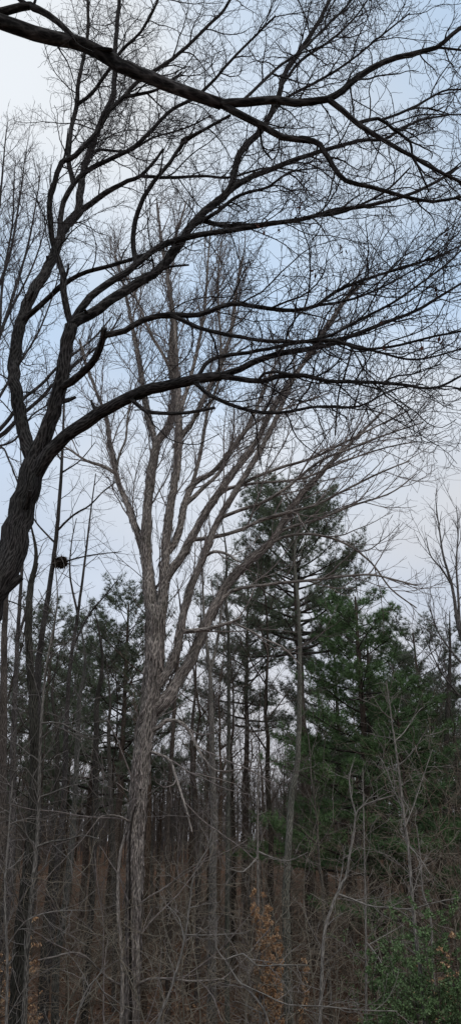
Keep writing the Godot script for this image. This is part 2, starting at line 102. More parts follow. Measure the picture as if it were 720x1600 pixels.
		["limb", 0.6, [-2.33, 2.812, -20, 0.034, -1.931, 3.038, -19.709, 0.031, -1.411, 3.085, -19.399, 0.027, -0.875, 3.098, -19.07, 0.023, -0.142, 3.205, -18.6, 0.018]],
		["limb", 0.1, [-2.481, -0.25, -19.5, 0.074, -2.481, 0.242, -19.5, 0.053, -2.481, 0.733, -19.5, 0.052, -2.481, 1.225, -19.5, 0.05, -2.481, 1.717, -19.5, 0.049, -2.481, 2.209, -19.5, 0.047, -2.511, 2.93, -19.59, 0.046, -2.603, 3.688, -19.68, 0.044, -2.746, 4.484, -19.77, 0.043, -2.801, 5.536, -19.883, 0.04, -2.7, 6.125, -19.944, 0.039, -2.524, 6.658, -20, 0.038]],
		["vine", 0.1, [-2.268, -0.25, -19.55, 0.047, -2.268, 0.24, -19.55, 0.034, -2.268, 0.73, -19.55, 0.033, -2.268, 1.219, -19.55, 0.032, -2.268, 1.709, -19.55, 0.03, -2.268, 2.199, -19.55, 0.029, -2.357, 3.444, -19.55, 0.028, -2.453, 4.774, -19.55, 0.027, -2.522, 6.196, -19.55, 0.025, -2.427, 6.794, -19.55, 0.025]],
		["limb", 0.6, [-2.428, 6.357, -20, 0.029, -2.853, 6.567, -19.539, 0.023, -3.203, 6.557, -19.195, 0.018, -3.317, 6.407, -19, 0.016]],
		["limb", 0.7, [-2.388, 4.474, -20, 0.024, -1.97, 4.763, -19.724, 0.021, -1.53, 4.987, -19.444, 0.018, -1.083, 5.347, -19.104, 0.015, -0.612, 5.562, -18.8, 0.011]],
	],
	"left": [
		["trunk", 0, [-14.056, -0.25, -30, 0.658, -13.956, 3.161, -30, 0.465, -13.856, 6.573, -30, 0.442, -13.756, 9.984, -30, 0.42, -13.656, 13.395, -30, 0.397, -13.556, 16.807, -30, 0.375, -13.553, 19.86, -29.722, 0.338, -13.617, 22.457, -29.5, 0.306]],
		["limb", 1, [-13.617, 22.457, -29.5, 0.153, -13.619, 26.965, -29.615, 0.131, -13.442, 32.033, -29.73, 0.105, -13.307, 35.772, -29.807, 0.086, -13.532, 39.842, -29.883, 0.066, -13.935, 44.872, -29.967, 0.041, -14.067, 46.973, -30, 0.03]],
		["limb", 1, [-13.618, 25.162, -29.569, 0.127, -13.195, 28.823, -29.431, 0.106, -12.638, 32.108, -29.318, 0.088, -12.163, 35.186, -29.22, 0.071, -12.085, 38.971, -29.113, 0.051, -12.147, 42.015, -29.033, 0.035, -12.149, 43.34, -29, 0.029]],
		["limb", 1, [-13.604, 21.938, -29.544, 0.137, -12.605, 25.232, -29.314, 0.116, -11.955, 28.958, -29.084, 0.093, -11.382, 32.587, -28.878, 0.072, -11.028, 35.617, -28.72, 0.054, -10.91, 38.851, -28.566, 0.036, -10.915, 40.306, -28.5, 0.027]],
		["limb", 1, [-13.601, 21.808, -29.555, 0.137, -11.894, 23.231, -29.014, 0.116, -10.977, 23.753, -28.763, 0.106, -10.399, 24.473, -28.543, 0.098, -9.886, 25.238, -28.325, 0.09, -9.096, 25.814, -28.093, 0.081, -8.355, 26.633, -27.833, 0.071, -7.411, 27.366, -27.552, 0.06, -6.497, 28.107, -27.276, 0.05, -5.748, 29.047, -27, 0.039]],
		["limb", 1, [-13.598, 21.678, -29.567, 0.152, -11.943, 23.025, -29.264, 0.131, -11.058, 23.578, -29.12, 0.121, -10.375, 24.286, -28.986, 0.111, -9.807, 24.941, -28.869, 0.103, -9.137, 25.597, -28.744, 0.094, -8.653, 26.272, -28.635, 0.087, -7.283, 27.621, -28.384, 0.069, -6.221, 28.652, -28.194, 0.055, -5.491, 30.105, -28, 0.04]],
		["limb", 1, [-12.406, 22.804, -29.177, 0.092, -11.489, 26.056, -29.418, 0.075, -10.835, 28.121, -29.57, 0.063, -10.138, 30.301, -29.723, 0.051, -9.741, 32.593, -29.864, 0.039, -9.495, 35.013, -30, 0.027]],
		["limb", 1, [-13.617, 22.457, -29.5, 0.108, -12.785, 27.195, -29.94, 0.088, -12.188, 31.671, -30.332, 0.069, -11.351, 35.649, -30.658, 0.05, -11.033, 38.874, -30.889, 0.036, -11.016, 40.571, -31, 0.029]],
		["limb", 1, [-11.869, 29.503, -29.053, 0.083, -12.381, 33.606, -29.494, 0.067, -12.618, 38.403, -29.973, 0.048, -13.087, 41.911, -30.289, 0.034, -13.349, 44.405, -30.5, 0.024]],
		["limb", 1, [-11.943, 23.025, -29.264, 0.061, -10.431, 23.333, -29.186, 0.05, -9.657, 24.73, -29.11, 0.04, -8.786, 25.434, -29.055, 0.032, -7.901, 26.149, -29, 0.024]],
		["limb", 0.8, [-13.553, 19.86, -29.722, 0.089, -12.042, 21.646, -29.278, 0.066, -10.914, 22.854, -28.969, 0.05, -10.318, 22.085, -28.833, 0.042, -9.621, 20.623, -28.6, 0.029]],
	],
	"right": [
		["trunk", 0.2, [11.189, -0.25, -33, 0.236, 11.129, 1.319, -33, 0.165, 11.069, 2.888, -33, 0.155, 11.009, 4.458, -33, 0.145, 10.949, 6.027, -33, 0.135, 10.889, 7.596, -33, 0.125, 11.175, 10.265, -33, 0.125, 11.261, 12.842, -33, 0.124, 11.037, 14.66, -33, 0.124, 10.902, 15.92, -33, 0.124]],
		["limb", 1, [10.902, 15.92, -33, 0.093, 10.88, 17.387, -33, 0.075, 10.664, 18.907, -33, 0.056, 10.646, 20.307, -33, 0.04, 10.65, 21.939, -33, 0.02]],
		["limb", 1, [10.97, 15.29, -33, 0.077, 11.181, 16.944, -33.158, 0.063, 11.367, 18.685, -33.316, 0.048, 11.759, 20.512, -33.474, 0.033, 11.903, 22.041, -33.6, 0.02]],
		["limb", 1, [10.88, 17.387, -33, 0.055, 10.47, 18.175, -32.865, 0.043, 9.948, 18.872, -32.734, 0.031, 9.798, 19.784, -32.6, 0.019]],
		["limb", 1, [11.227, 13.115, -33, 0.06, 10.628, 13.69, -32.784, 0.051, 10.052, 14.387, -32.54, 0.041, 9.63, 15.093, -32.318, 0.031, 9.324, 16.245, -32, 0.018]],
		["limb", 1, [11.214, 11.425, -33, 0.058, 10.501, 11.906, -32.682, 0.049, 9.763, 12.693, -32.284, 0.037, 9.273, 13.49, -31.933, 0.027, 8.905, 14.293, -31.6, 0.018]],
	],
	"nest_tree": [
		["trunk", 1, [-6.744, -0.25, -27, 0.264, -6.744, 1.054, -27, 0.188, -6.744, 2.359, -27, 0.18, -6.744, 3.663, -27, 0.172, -6.744, 4.967, -27, 0.164, -6.744, 6.271, -27, 0.156, -7.312, 11.598, -27, 0.123, -7.359, 13.085, -27, 0.114, -7.246, 16.002, -27, 0.096, -7.252, 18.59, -27, 0.08, -7.403, 21.708, -27, 0.06, -7.586, 24.408, -27, 0.044, -7.741, 26.566, -27, 0.03]],
		["limb", 1, [-7.25, 17.684, -27, 0.053, -6.552, 18.321, -26.74, 0.044, -5.873, 18.664, -26.525, 0.036, -5.21, 19.279, -26.265, 0.026, -4.402, 19.743, -26, 0.016]],
		["limb", 1, [-7.246, 16.002, -27, 0.046, -6.876, 16.192, -26.768, 0.041, -5.596, 16.267, -26.111, 0.028, -4.217, 16.147, -25.4, 0.015]],
		["limb", 1, [-7.342, 20.461, -27, 0.042, -6.501, 20.877, -26.668, 0.028, -5.805, 21.619, -26.3, 0.014]],
		["limb", 1, [-7.373, 21.084, -27, 0.042, -8.21, 22.276, -27.406, 0.029, -9.033, 23.538, -27.8, 0.015]],
		["limb", 1, [-7.249, 17.167, -27, 0.046, -8.144, 18.14, -27.318, 0.035, -8.89, 19.178, -27.603, 0.025, -9.574, 19.74, -27.8, 0.017]],
	],
	"slim1": [
		["trunk", 1, [-6.347, -0.25, -29, 0.185, -6.347, 1.281, -29, 0.132, -6.347, 2.811, -29, 0.126, -6.347, 4.342, -29, 0.121, -6.347, 5.872, -29, 0.115, -6.347, 7.403, -29, 0.11, -6.597, 12.013, -29, 0.081, -6.478, 14.718, -29, 0.065, -6.377, 17.647, -29, 0.046, -6.336, 19.523, -29, 0.035, -6.262, 21.497, -29, 0.022]],
		["limb", 1, [-6.478, 14.718, -29, 0.054, -7.028, 16.534, -29.242, 0.04, -7.165, 18.134, -29.439, 0.028, -7.089, 19.477, -29.6, 0.018]],
		["limb", 1, [-6.538, 13.365, -29, 0.053, -5.915, 14.612, -28.648, 0.039, -5.261, 15.374, -28.402, 0.029, -4.735, 16.015, -28.2, 0.02]],
	],
	"slim2": [
		["trunk", 1, [-6.95, -0.25, -25, 0.223, -6.95, 0.865, -25, 0.158, -6.95, 1.98, -25, 0.152, -6.95, 3.096, -25, 0.145, -6.95, 4.211, -25, 0.139, -6.95, 5.326, -25, 0.132, -7.375, 9.231, -25, 0.102, -7.596, 11.635, -25, 0.084, -7.789, 14.252, -25, 0.064, -7.884, 15.778, -25, 0.052, -8.168, 17.658, -25, 0.038, -8.369, 19.214, -25, 0.026, -8.639, 21.015, -25, 0.013]],
		["limb", 1, [-7.663, 12.551, -25, 0.058, -7.36, 13.908, -24.699, 0.041, -7.095, 15.29, -24.4, 0.024]],
	],
	"slim3": [
		["trunk", 1, [-6.81, -0.25, -23, 0.257, -6.81, 1.046, -23, 0.183, -6.81, 2.342, -23, 0.175, -6.81, 3.639, -23, 0.167, -6.81, 4.935, -23, 0.16, -6.81, 6.231, -23, 0.152, -7.24, 9.955, -23, 0.118, -7.539, 12.471, -23, 0.094, -7.695, 14.285, -23, 0.077, -7.8, 15.48, -23, 0.047, -7.999, 16.853, -23, 0.012]],
	],
	"fork1": [
		["trunk", 1, [-0.654, -0.25, -30, 0.234, -0.654, 1.244, -30, 0.166, -0.654, 2.737, -30, 0.159, -0.654, 4.231, -30, 0.152, -0.654, 5.724, -30, 0.145, -0.654, 7.218, -30, 0.138, -0.72, 8.642, -30, 0.124, -0.8, 11.159, -30, 0.099, -0.87, 12.49, -30, 0.085, -1.053, 13.873, -30, 0.071, -1.187, 15.311, -30, 0.057, -1.273, 17.113, -30, 0.037, -1.402, 19.201, -30, 0.015]],
		["limb", 1, [-0.87, 12.49, -30, 0.082, -0.611, 13.633, -30.163, 0.068, -0.427, 15.127, -30.362, 0.051, -0.294, 17.023, -30.6, 0.029]],
	],
	"mid2": [
		["trunk", 1, [-0.086, -0.25, -23, 0.116, -0.086, 0.106, -23, 0.083, -0.086, 0.461, -23, 0.079, -0.086, 0.817, -23, 0.076, -0.086, 1.173, -23, 0.072, -0.086, 1.528, -23, 0.069, -0.092, 4.558, -23, 0.065, -0.059, 8.026, -23, 0.061, -0.064, 12.036, -23, 0.056, -0.175, 13.591, -23, 0.055, -0.132, 14.996, -23, 0.035, -0.348, 16.624, -23, 0.012]],
	],
	"mid3": [
		["trunk", 1, [1.855, -0.25, -27, 0.218, 1.855, 0.661, -27, 0.155, 1.855, 1.573, -27, 0.149, 1.855, 2.484, -27, 0.142, 1.855, 3.395, -27, 0.136, 1.855, 4.307, -27, 0.129, 1.989, 5.668, -27, 0.121, 2.159, 7.306, -27, 0.11, 2.447, 8.818, -27, 0.1, 2.643, 11.841, -27, 0.081, 2.697, 14.379, -27, 0.065, 2.617, 16.28, -27, 0.052, 2.742, 17.998, -27, 0.035, 2.53, 19.991, -27, 0.014]],
	],
	"left_dark": [
		["trunk", 1, [-4.764, -0.25, -19, 0.288, -4.764, 0.261, -19, 0.205, -4.764, 0.772, -19, 0.196, -4.764, 1.284, -19, 0.188, -4.764, 1.795, -19, 0.179, -4.764, 2.306, -19, 0.171, -4.865, 3.895, -19, 0.158, -4.861, 5.077, -19, 0.149, -4.871, 6.191, -19, 0.14, -4.966, 7.674, -19, 0.128, -5.203, 9.268, -19, 0.116, -5.53, 10.986, -19, 0.102, -5.653, 12.461, -19, 0.091, -5.614, 13.531, -19, 0.053, -5.992, 14.765, -19, 0.01]],
	],
	"left_pale": [
		["trunk", 1, [-4.411, -0.25, -18.3, 0.104, -4.411, 0.288, -18.3, 0.074, -4.411, 0.827, -18.3, 0.071, -4.411, 1.365, -18.3, 0.068, -4.411, 1.904, -18.3, 0.065, -4.411, 2.442, -18.3, 0.062, -4.499, 3.729, -18.3, 0.056, -4.533, 4.852, -18.3, 0.051, -4.539, 5.91, -18.3, 0.047, -4.606, 6.885, -18.3, 0.042, -4.747, 8.675, -18.3, 0.035, -4.776, 9.959, -18.3, 0.029, -4.734, 10.802, -18.3, 0.025, -4.673, 11.859, -18.3, 0.018, -4.871, 13.082, -18.3, 0.009]],
		["limb", 1, [-4.539, 5.857, -18.3, 0.03, -4.153, 5.979, -18.03, 0.025, -3.722, 6.019, -17.725, 0.02, -3.306, 6.109, -17.411, 0.015, -2.888, 6.031, -17.1, 0.011]],
		["limb", 1, [-4.627, 7.154, -18.3, 0.023, -4.908, 7.577, -17.899, 0.017, -5.08, 7.49, -17.726, 0.015, -5.324, 7.541, -17.5, 0.011]],
		["limb", 1, [-4.747, 8.675, -18.3, 0.024, -4.203, 8.636, -18.036, 0.019, -3.644, 8.366, -17.732, 0.013, -3.207, 8.262, -17.5, 0.009]],
		["limb", 1, [-4.538, 5.751, -18.3, 0.022, -4.665, 6.046, -17.97, 0.018, -4.825, 6.31, -17.616, 0.013, -5.043, 6.436, -17.3, 0.009]],
	],
	"left_grey": [
		["trunk", 1, [-5.127, -0.25, -25, 0.205, -5.127, 0.028, -25, 0.146, -5.127, 0.306, -25, 0.14, -5.127, 0.584, -25, 0.134, -5.127, 0.861, -25, 0.128, -5.127, 1.139, -25, 0.122, -5.237, 2.732, -25, 0.114, -5.142, 3.91, -25, 0.108, -5.103, 5.145, -25, 0.102, -5.086, 6.251, -25, 0.097, -5.142, 8.202, -25, 0.088, -5.246, 10.299, -25, 0.078, -5.171, 11.864, -25, 0.047, -5.614, 13.686, -25, 0.012]],
	],
	"left_dark2": [
		["trunk", 1, [-4.779, -0.25, -28, 0.23, -4.779, -0.089, -28, 0.163, -4.779, 0.072, -28, 0.157, -4.779, 0.234, -28, 0.15, -4.779, 0.395, -28, 0.143, -4.779, 0.556, -28, 0.136, -4.837, 2.711, -28, 0.129, -4.87, 5.245, -28, 0.119, -5.039, 8.466, -28, 0.108, -5.179, 10.815, -28, 0.1, -5.096, 12.568, -28, 0.06, -5.585, 14.608, -28, 0.013]],
	],
	"left_dark3": [
		["trunk", 1, [-6.915, -0.25, -31, 0.215, -6.915, -0.205, -31, 0.153, -6.915, -0.161, -31, 0.147, -6.915, -0.116, -31, 0.14, -6.915, -0.072, -31, 0.134, -6.915, -0.027, -31, 0.128, -7.037, 3.623, -31, 0.116, -7.025, 6.311, -31, 0.107, -7.305, 10.007, -31, 0.095, -7.72, 11.875, -31, 0.058, -7.501, 14.048, -31, 0.014]],
	],
	"mid_grey4": [
		["trunk", 1, [-4.496, -0.25, -33, 0.188, -4.496, -0.283, -33, 0.133, -4.496, -0.316, -33, 0.128, -4.496, -0.35, -33, 0.122, -4.496, -0.383, -33, 0.117, -4.496, -0.416, -33, 0.111, -4.668, 2.79, -33, 0.104, -5.022, 6.332, -33, 0.096, -5.472, 10.265, -33, 0.086, -5.523, 11.964, -33, 0.053, -5.886, 13.923, -33, 0.015]],
	],
	"mid5": [
		["trunk", 1, [-2.274, -0.25, -31, 0.196, -2.274, -0.205, -31, 0.139, -2.274, -0.161, -31, 0.133, -2.274, -0.116, -31, 0.128, -2.274, -0.072, -31, 0.122, -2.274, -0.027, -31, 0.116, -2.339, 2.984, -31, 0.109, -2.513, 6.311, -31, 0.1, -2.435, 10.007, -31, 0.091, -2.36, 12.706, -31, 0.084, -2.195, 14.722, -31, 0.052, -2.492, 17.072, -31, 0.015]],
	],
	"mid6": [
		["trunk", 1, [-1.374, -0.25, -34, 0.193, -1.374, -0.322, -34, 0.137, -1.374, -0.394, -34, 0.132, -1.374, -0.466, -34, 0.126, -1.374, -0.538, -34, 0.12, -1.374, -0.611, -34, 0.115, -1.336, 2.692, -34, 0.107, -1.518, 6.342, -34, 0.098, -1.78, 10.395, -34, 0.089, -1.688, 12.745, -34, 0.055, -2.134, 15.502, -34, 0.016]],
	],
	"right1": [
		["trunk", 1, [7.104, -0.25, -40, 0.292, 7.104, 0.222, -40, 0.207, 7.104, 0.693, -40, 0.199, 7.104, 1.165, -40, 0.19, 7.104, 1.637, -40, 0.182, 7.104, 2.109, -40, 0.173, 7.377, 6.402, -40, 0.162, 7.596, 10.175, -40, 0.152, 7.705, 13.581, -40, 0.143, 7.814, 15.199, -40, 0.085, 7.896, 17.045, -40, 0.019]],
	],
	"right2": [
		["trunk", 1, [9.953, -0.25, -38, 0.254, 9.953, 0.417, -38, 0.181, 9.953, 1.084, -38, 0.173, 9.953, 1.752, -38, 0.166, 9.953, 2.419, -38, 0.158, 9.953, 3.086, -38, 0.151, 10.497, 6.382, -38, 0.14, 11.022, 9.966, -38, 0.129, 11.575, 13.202, -38, 0.119, 11.927, 15.263, -38, 0.072, 12.213, 17.645, -38, 0.018]],
	],
	"sap1": [
		["trunk", 1, [3.638, -0.25, -16, 0.072, 3.638, 0.499, -16, 0.051, 3.638, 1.247, -16, 0.049, 3.638, 1.996, -16, 0.047, 3.638, 2.744, -16, 0.045, 3.638, 3.493, -16, 0.043, 3.637, 3.804, -16, 0.041, 3.622, 4.227, -16, 0.039, 3.619, 4.773, -16, 0.036, 3.64, 5.803, -16, 0.03, 3.611, 6.526, -16, 0.026, 3.592, 7.409, -16, 0.022, 3.545, 8.338, -16, 0.016, 3.503, 9.246, -16, 0.012]],
		["limb", 1, [3.621, 6.273, -16, 0.017, 3.861, 6.656, -16.154, 0.014, 4.188, 7.245, -16.377, 0.011, 4.53, 7.869, -16.6, 0.007]],
		["limb", 1, [3.59, 7.456, -16, 0.017, 3.83, 7.654, -15.847, 0.014, 4.088, 8.018, -15.611, 0.009, 4.19, 8.2, -15.5, 0.007]],
		["limb", 1, [3.564, 7.967, -16, 0.015, 3.809, 8.153, -16.134, 0.013, 4.204, 8.607, -16.397, 0.009, 4.393, 8.766, -16.5, 0.007]],
		["limb", 1, [3.541, 8.429, -16, 0.016, 3.294, 8.584, -15.825, 0.012, 3.069, 8.888, -15.6, 0.007]],
		["limb", 1, [3.61, 6.57, -16, 0.017, 3.491, 6.973, -16.178, 0.013, 3.38, 7.511, -16.404, 0.009, 3.276, 7.722, -16.5, 0.007]],
		["limb", 1, [3.636, 5.911, -16, 0.014, 3.792, 5.69, -15.76, 0.01, 3.886, 5.414, -15.5, 0.006]],
	],
	"sap2": [
		["trunk", 1, [1.782, -0.25, -17, 0.07, 1.782, 0.339, -17, 0.05, 1.782, 0.928, -17, 0.048, 1.782, 1.517, -17, 0.045, 1.782, 2.106, -17, 0.043, 1.782, 2.695, -17, 0.041, 1.867, 3.555, -17, 0.037, 1.961, 4.288, -17, 0.034, 2.241, 4.934, -17, 0.03, 2.47, 5.296, -17, 0.029, 2.602, 5.791, -17, 0.026, 2.713, 6.171, -17, 0.024, 2.766, 6.494, -17, 0.023, 2.923, 6.69, -17, 0.022, 3.291, 6.822, -17, 0.02, 3.658, 6.915, -17, 0.018]],
		["limb", 1, [2.781, 6.513, -17, 0.025, 2.719, 6.896, -17.149, 0.02, 2.728, 7.315, -17.298, 0.015, 2.838, 7.603, -17.4, 0.011]],
		["limb", 1, [2.264, 4.97, -17, 0.022, 2.558, 4.882, -16.879, 0.02, 2.862, 4.774, -16.743, 0.019, 3.167, 4.749, -16.616, 0.017, 3.648, 4.741, -16.414, 0.015, 4.13, 4.87, -16.206, 0.012, 4.6, 4.974, -16, 0.01]],
		["limb", 1, [2.276, 4.988, -17, 0.017, 2.409, 5.349, -17.219, 0.012, 2.498, 5.658, -17.4, 0.007]],
		["limb", 1, [2.96, 6.703, -17, 0.014, 3.103, 6.856, -17.134, 0.011, 3.358, 6.931, -17.3, 0.007]],
	],
	"sap3": [
		["trunk", 1, [2.856, -0.25, -18, 0.051, 2.856, 0.3, -18, 0.036, 2.856, 0.85, -18, 0.035, 2.856, 1.4, -18, 0.033, 2.856, 1.95, -18, 0.032, 2.856, 2.5, -18, 0.03, 2.985, 4.249, -18, 0.024, 3.058, 5.515, -18, 0.019, 3.107, 6.317, -18, 0.016, 3.178, 7.585, -18, 0.012]],
		["limb", 1, [2.965, 3.987, -18, 0.018, 3.164, 3.736, -17.767, 0.013, 3.247, 3.528, -17.587, 0.01, 3.351, 3.329, -17.4, 0.007]],
		["limb", 1, [2.959, 3.899, -18, 0.014, 3.428, 4.076, -18.249, 0.011, 3.932, 4.263, -18.5, 0.007]],
	],
	"sap4": [
		["trunk", 1, [0.711, -0.25, -20, 0.065, 0.711, 0.477, -20, 0.046, 0.711, 1.204, -20, 0.044, 0.711, 1.931, -20, 0.043, 0.711, 2.658, -20, 0.041, 0.711, 3.386, -20, 0.039, 0.687, 4.746, -20, 0.032, 0.724, 6.967, -20, 0.022, 0.777, 8.087, -20, 0.017]],
		["limb", 1, [0.702, 5.634, -20, 0.029, 0.319, 5.298, -19.695, 0.021, 0, 5.361, -19.5, 0.016]],
		["limb", 1, [0.704, 5.745, -20, 0.025, 0.974, 5.638, -19.886, 0.022, 1.444, 5.541, -19.699, 0.017, 1.914, 5.731, -19.5, 0.012]],
	],
	"sap5": [
		["trunk", 1, [4.611, -0.25, -19, 0.049, 4.611, 0.454, -19, 0.035, 4.611, 1.157, -19, 0.034, 4.611, 1.861, -19, 0.032, 4.611, 2.564, -19, 0.031, 4.611, 3.268, -19, 0.029, 4.689, 4.281, -19, 0.024, 4.653, 4.609, -19, 0.022, 4.558, 4.835, -19, 0.02, 4.587, 5.626, -19, 0.016, 4.573, 6.334, -19, 0.012]],
	],
	"sap6": [
		["trunk", 1, [-1.323, -0.25, -15.5, 0.044, -1.323, 0.397, -15.5, 0.031, -1.323, 1.045, -15.5, 0.03, -1.323, 1.692, -15.5, 0.029, -1.323, 2.339, -15.5, 0.027, -1.323, 2.986, -15.5, 0.026, -1.152, 3.374, -15.5, 0.024, -1.012, 3.771, -15.5, 0.022, -0.871, 4.283, -15.5, 0.019, -0.778, 4.919, -15.5, 0.016, -0.691, 5.47, -15.5, 0.013, -0.482, 5.809, -15.5, 0.011, -0.385, 6.156, -15.5, 0.01]],
		["limb", 1, [-0.871, 4.283, -15.5, 0.015, -0.994, 4.631, -15.729, 0.01, -1.239, 4.836, -15.9, 0.006]],
		["limb", 1, [-0.857, 4.378, -15.5, 0.015, -0.36, 4.395, -15.322, 0.012, 0.237, 4.449, -15.1, 0.007]],
	],
	"sap7": [
		["trunk", 1, [0.674, -0.25, -15, 0.038, 0.674, 0.417, -15, 0.027, 0.674, 1.083, -15, 0.026, 0.674, 1.75, -15, 0.025, 0.674, 2.417, -15, 0.024, 0.674, 3.084, -15, 0.022, 0.455, 3.458, -15, 0.02, 0.115, 3.746, -15, 0.017, -0.093, 4.039, -15, 0.014, -0.257, 4.238, -15, 0.012, -0.237, 4.746, -15, 0.009]],
		["limb", 1, [-0.093, 4.039, -15, 0.017, 0.231, 4.149, -14.913, 0.015, 0.457, 3.983, -14.834, 0.014, 0.796, 3.995, -14.746, 0.012, 1.351, 4.015, -14.6, 0.008]],
		["limb", 1, [0.2, 3.674, -15, 0.014, 0.68, 3.498, -14.932, 0.013, 1.013, 3.382, -14.894, 0.012, 1.569, 3.374, -14.837, 0.011, 2.226, 3.33, -14.768, 0.01, 2.879, 3.324, -14.7, 0.008]],
	],
	"sap8": [
		["trunk", 1, [-2.717, -0.25, -15, 0.033, -2.717, 0.417, -15, 0.024, -2.717, 1.083, -15, 0.023, -2.717, 1.75, -15, 0.022, -2.717, 2.417, -15, 0.021, -2.717, 3.084, -15, 0.02, -2.616, 3.458, -15, 0.015, -2.518, 3.65, -15, 0.013, -2.411, 3.746, -15, 0.011, -2.203, 4.039, -15, 0.007]],
		["limb", 1, [-2.411, 3.746, -15, 0.014, -2.121, 3.334, -15.171, 0.009, -1.835, 3.073, -15.3, 0.006]],
	],
	"sap9": [
		["trunk", 1, [-4.192, -0.25, -16, 0.051, -4.192, 0.378, -16, 0.036, -4.192, 1.006, -16, 0.034, -4.192, 1.633, -16, 0.033, -4.192, 2.261, -16, 0.031, -4.192, 2.889, -16, 0.03, -4.304, 3.908, -16, 0.026, -4.501, 4.997, -16, 0.022, -4.578, 6.161, -16, 0.017, -4.628, 7.152, -16, 0.014]],
		["limb", 1, [-4.343, 4.126, -16, 0.016, -3.992, 4.569, -15.821, 0.013, -3.476, 4.745, -15.665, 0.01, -2.889, 4.79, -15.5, 0.007]],
		["limb", 1, [-4.532, 5.462, -16, 0.013, -4.404, 5.564, -16.172, 0.01, -4.295, 5.798, -16.4, 0.007]],
	],
}

class Shape:
	var v := PackedVector3Array()
	var n := PackedVector3Array()
	var c := PackedColorArray()
	var t := PackedVector2Array()
	var i := PackedInt32Array()

const UPV := Vector3.UP

# ------------------------------------------------------------------ naming
func numbered(called: String) -> String:
	if not used.has(called):
		used[called] = 0
		return called
	used[called] += 1
	return "%s_%03d" % [called, used[called]]

func tag(o: Node, label: String, category := "", group := "", kind := "") -> void:
	if label != "": o.set_meta("label", label)
	if category != "": o.set_meta("category", category)
	if group != "": o.set_meta("group", group)
	if kind != "": o.set_meta("kind", kind)

func thing(called: String, label: String, category: String, at: Vector3, group := "") -> Node3D:
	var o := Node3D.new()
	o.name = numbered(called)
	add_child(o)
	o.position = at
	tag(o, label, category, group)
	return o

const SAPLING_LOOK := ["short pale", "tall brown", "pale grey", "tall dark", "short tan", "grey"]

func zone(slope: float) -> String:
	if slope < -.28: return "at the left edge below the oak"
	if slope < -.16: return "left of the pale tree's trunk"
	if slope < -.02: return "just right of the pale tree's trunk"
	if slope < .09: return "left of the tall pine's trunk"
	if slope < .21: return "below the layered green pine"
	return "at the right edge above the green shrub"

func copy_of(o: Node3D, called: String, label: String, at: Vector3, turn: float, size: Vector3, group: String) -> Node3D:
	var c: Node3D = o.duplicate()
	c.name = numbered(called)
	add_child(c)
	c.position = at
	c.rotation = Vector3(rng.randf_range(-.035, .035), turn, rng.randf_range(-.035, .035))
	c.scale = size
	tag(c, label, "", group)
	return c

func part(called: String, sh: Shape, mat: Material, parent: Node, kind := "", facet := false) -> MeshInstance3D:
	if sh.v.is_empty(): return null
	triangles += sh.i.size() / 3
	var a := []
	a.resize(Mesh.ARRAY_MAX)
	a[Mesh.ARRAY_VERTEX] = sh.v
	a[Mesh.ARRAY_NORMAL] = sh.n
	a[Mesh.ARRAY_COLOR] = sh.c
	a[Mesh.ARRAY_INDEX] = sh.i
	var m := ArrayMesh.new()
	if sh.t.size() == sh.v.size(): a[Mesh.ARRAY_TEX_UV] = sh.t
	if mat == mats.bark and sh.t.size() == sh.v.size():
		var st := SurfaceTool.new()
		st.create_from_arrays(a)
		if facet: st.generate_normals()
		st.generate_tangents()
		st.commit(m)
	else:
		m.add_surface_from_arrays(Mesh.PRIMITIVE_TRIANGLES, a)
	var o := MeshInstance3D.new()
	o.name = called
	o.mesh = m
	o.material_override = mat
	parent.add_child(o, true)
	if kind != "": o.set_meta("kind", kind)
	return o

# ------------------------------------------------------------------ shapes
func rnd_dir() -> Vector3:
	return Vector3(rng.randf_range(-1, 1), rng.randf_range(-1, 1), rng.randf_range(-1, 1)).normalized()

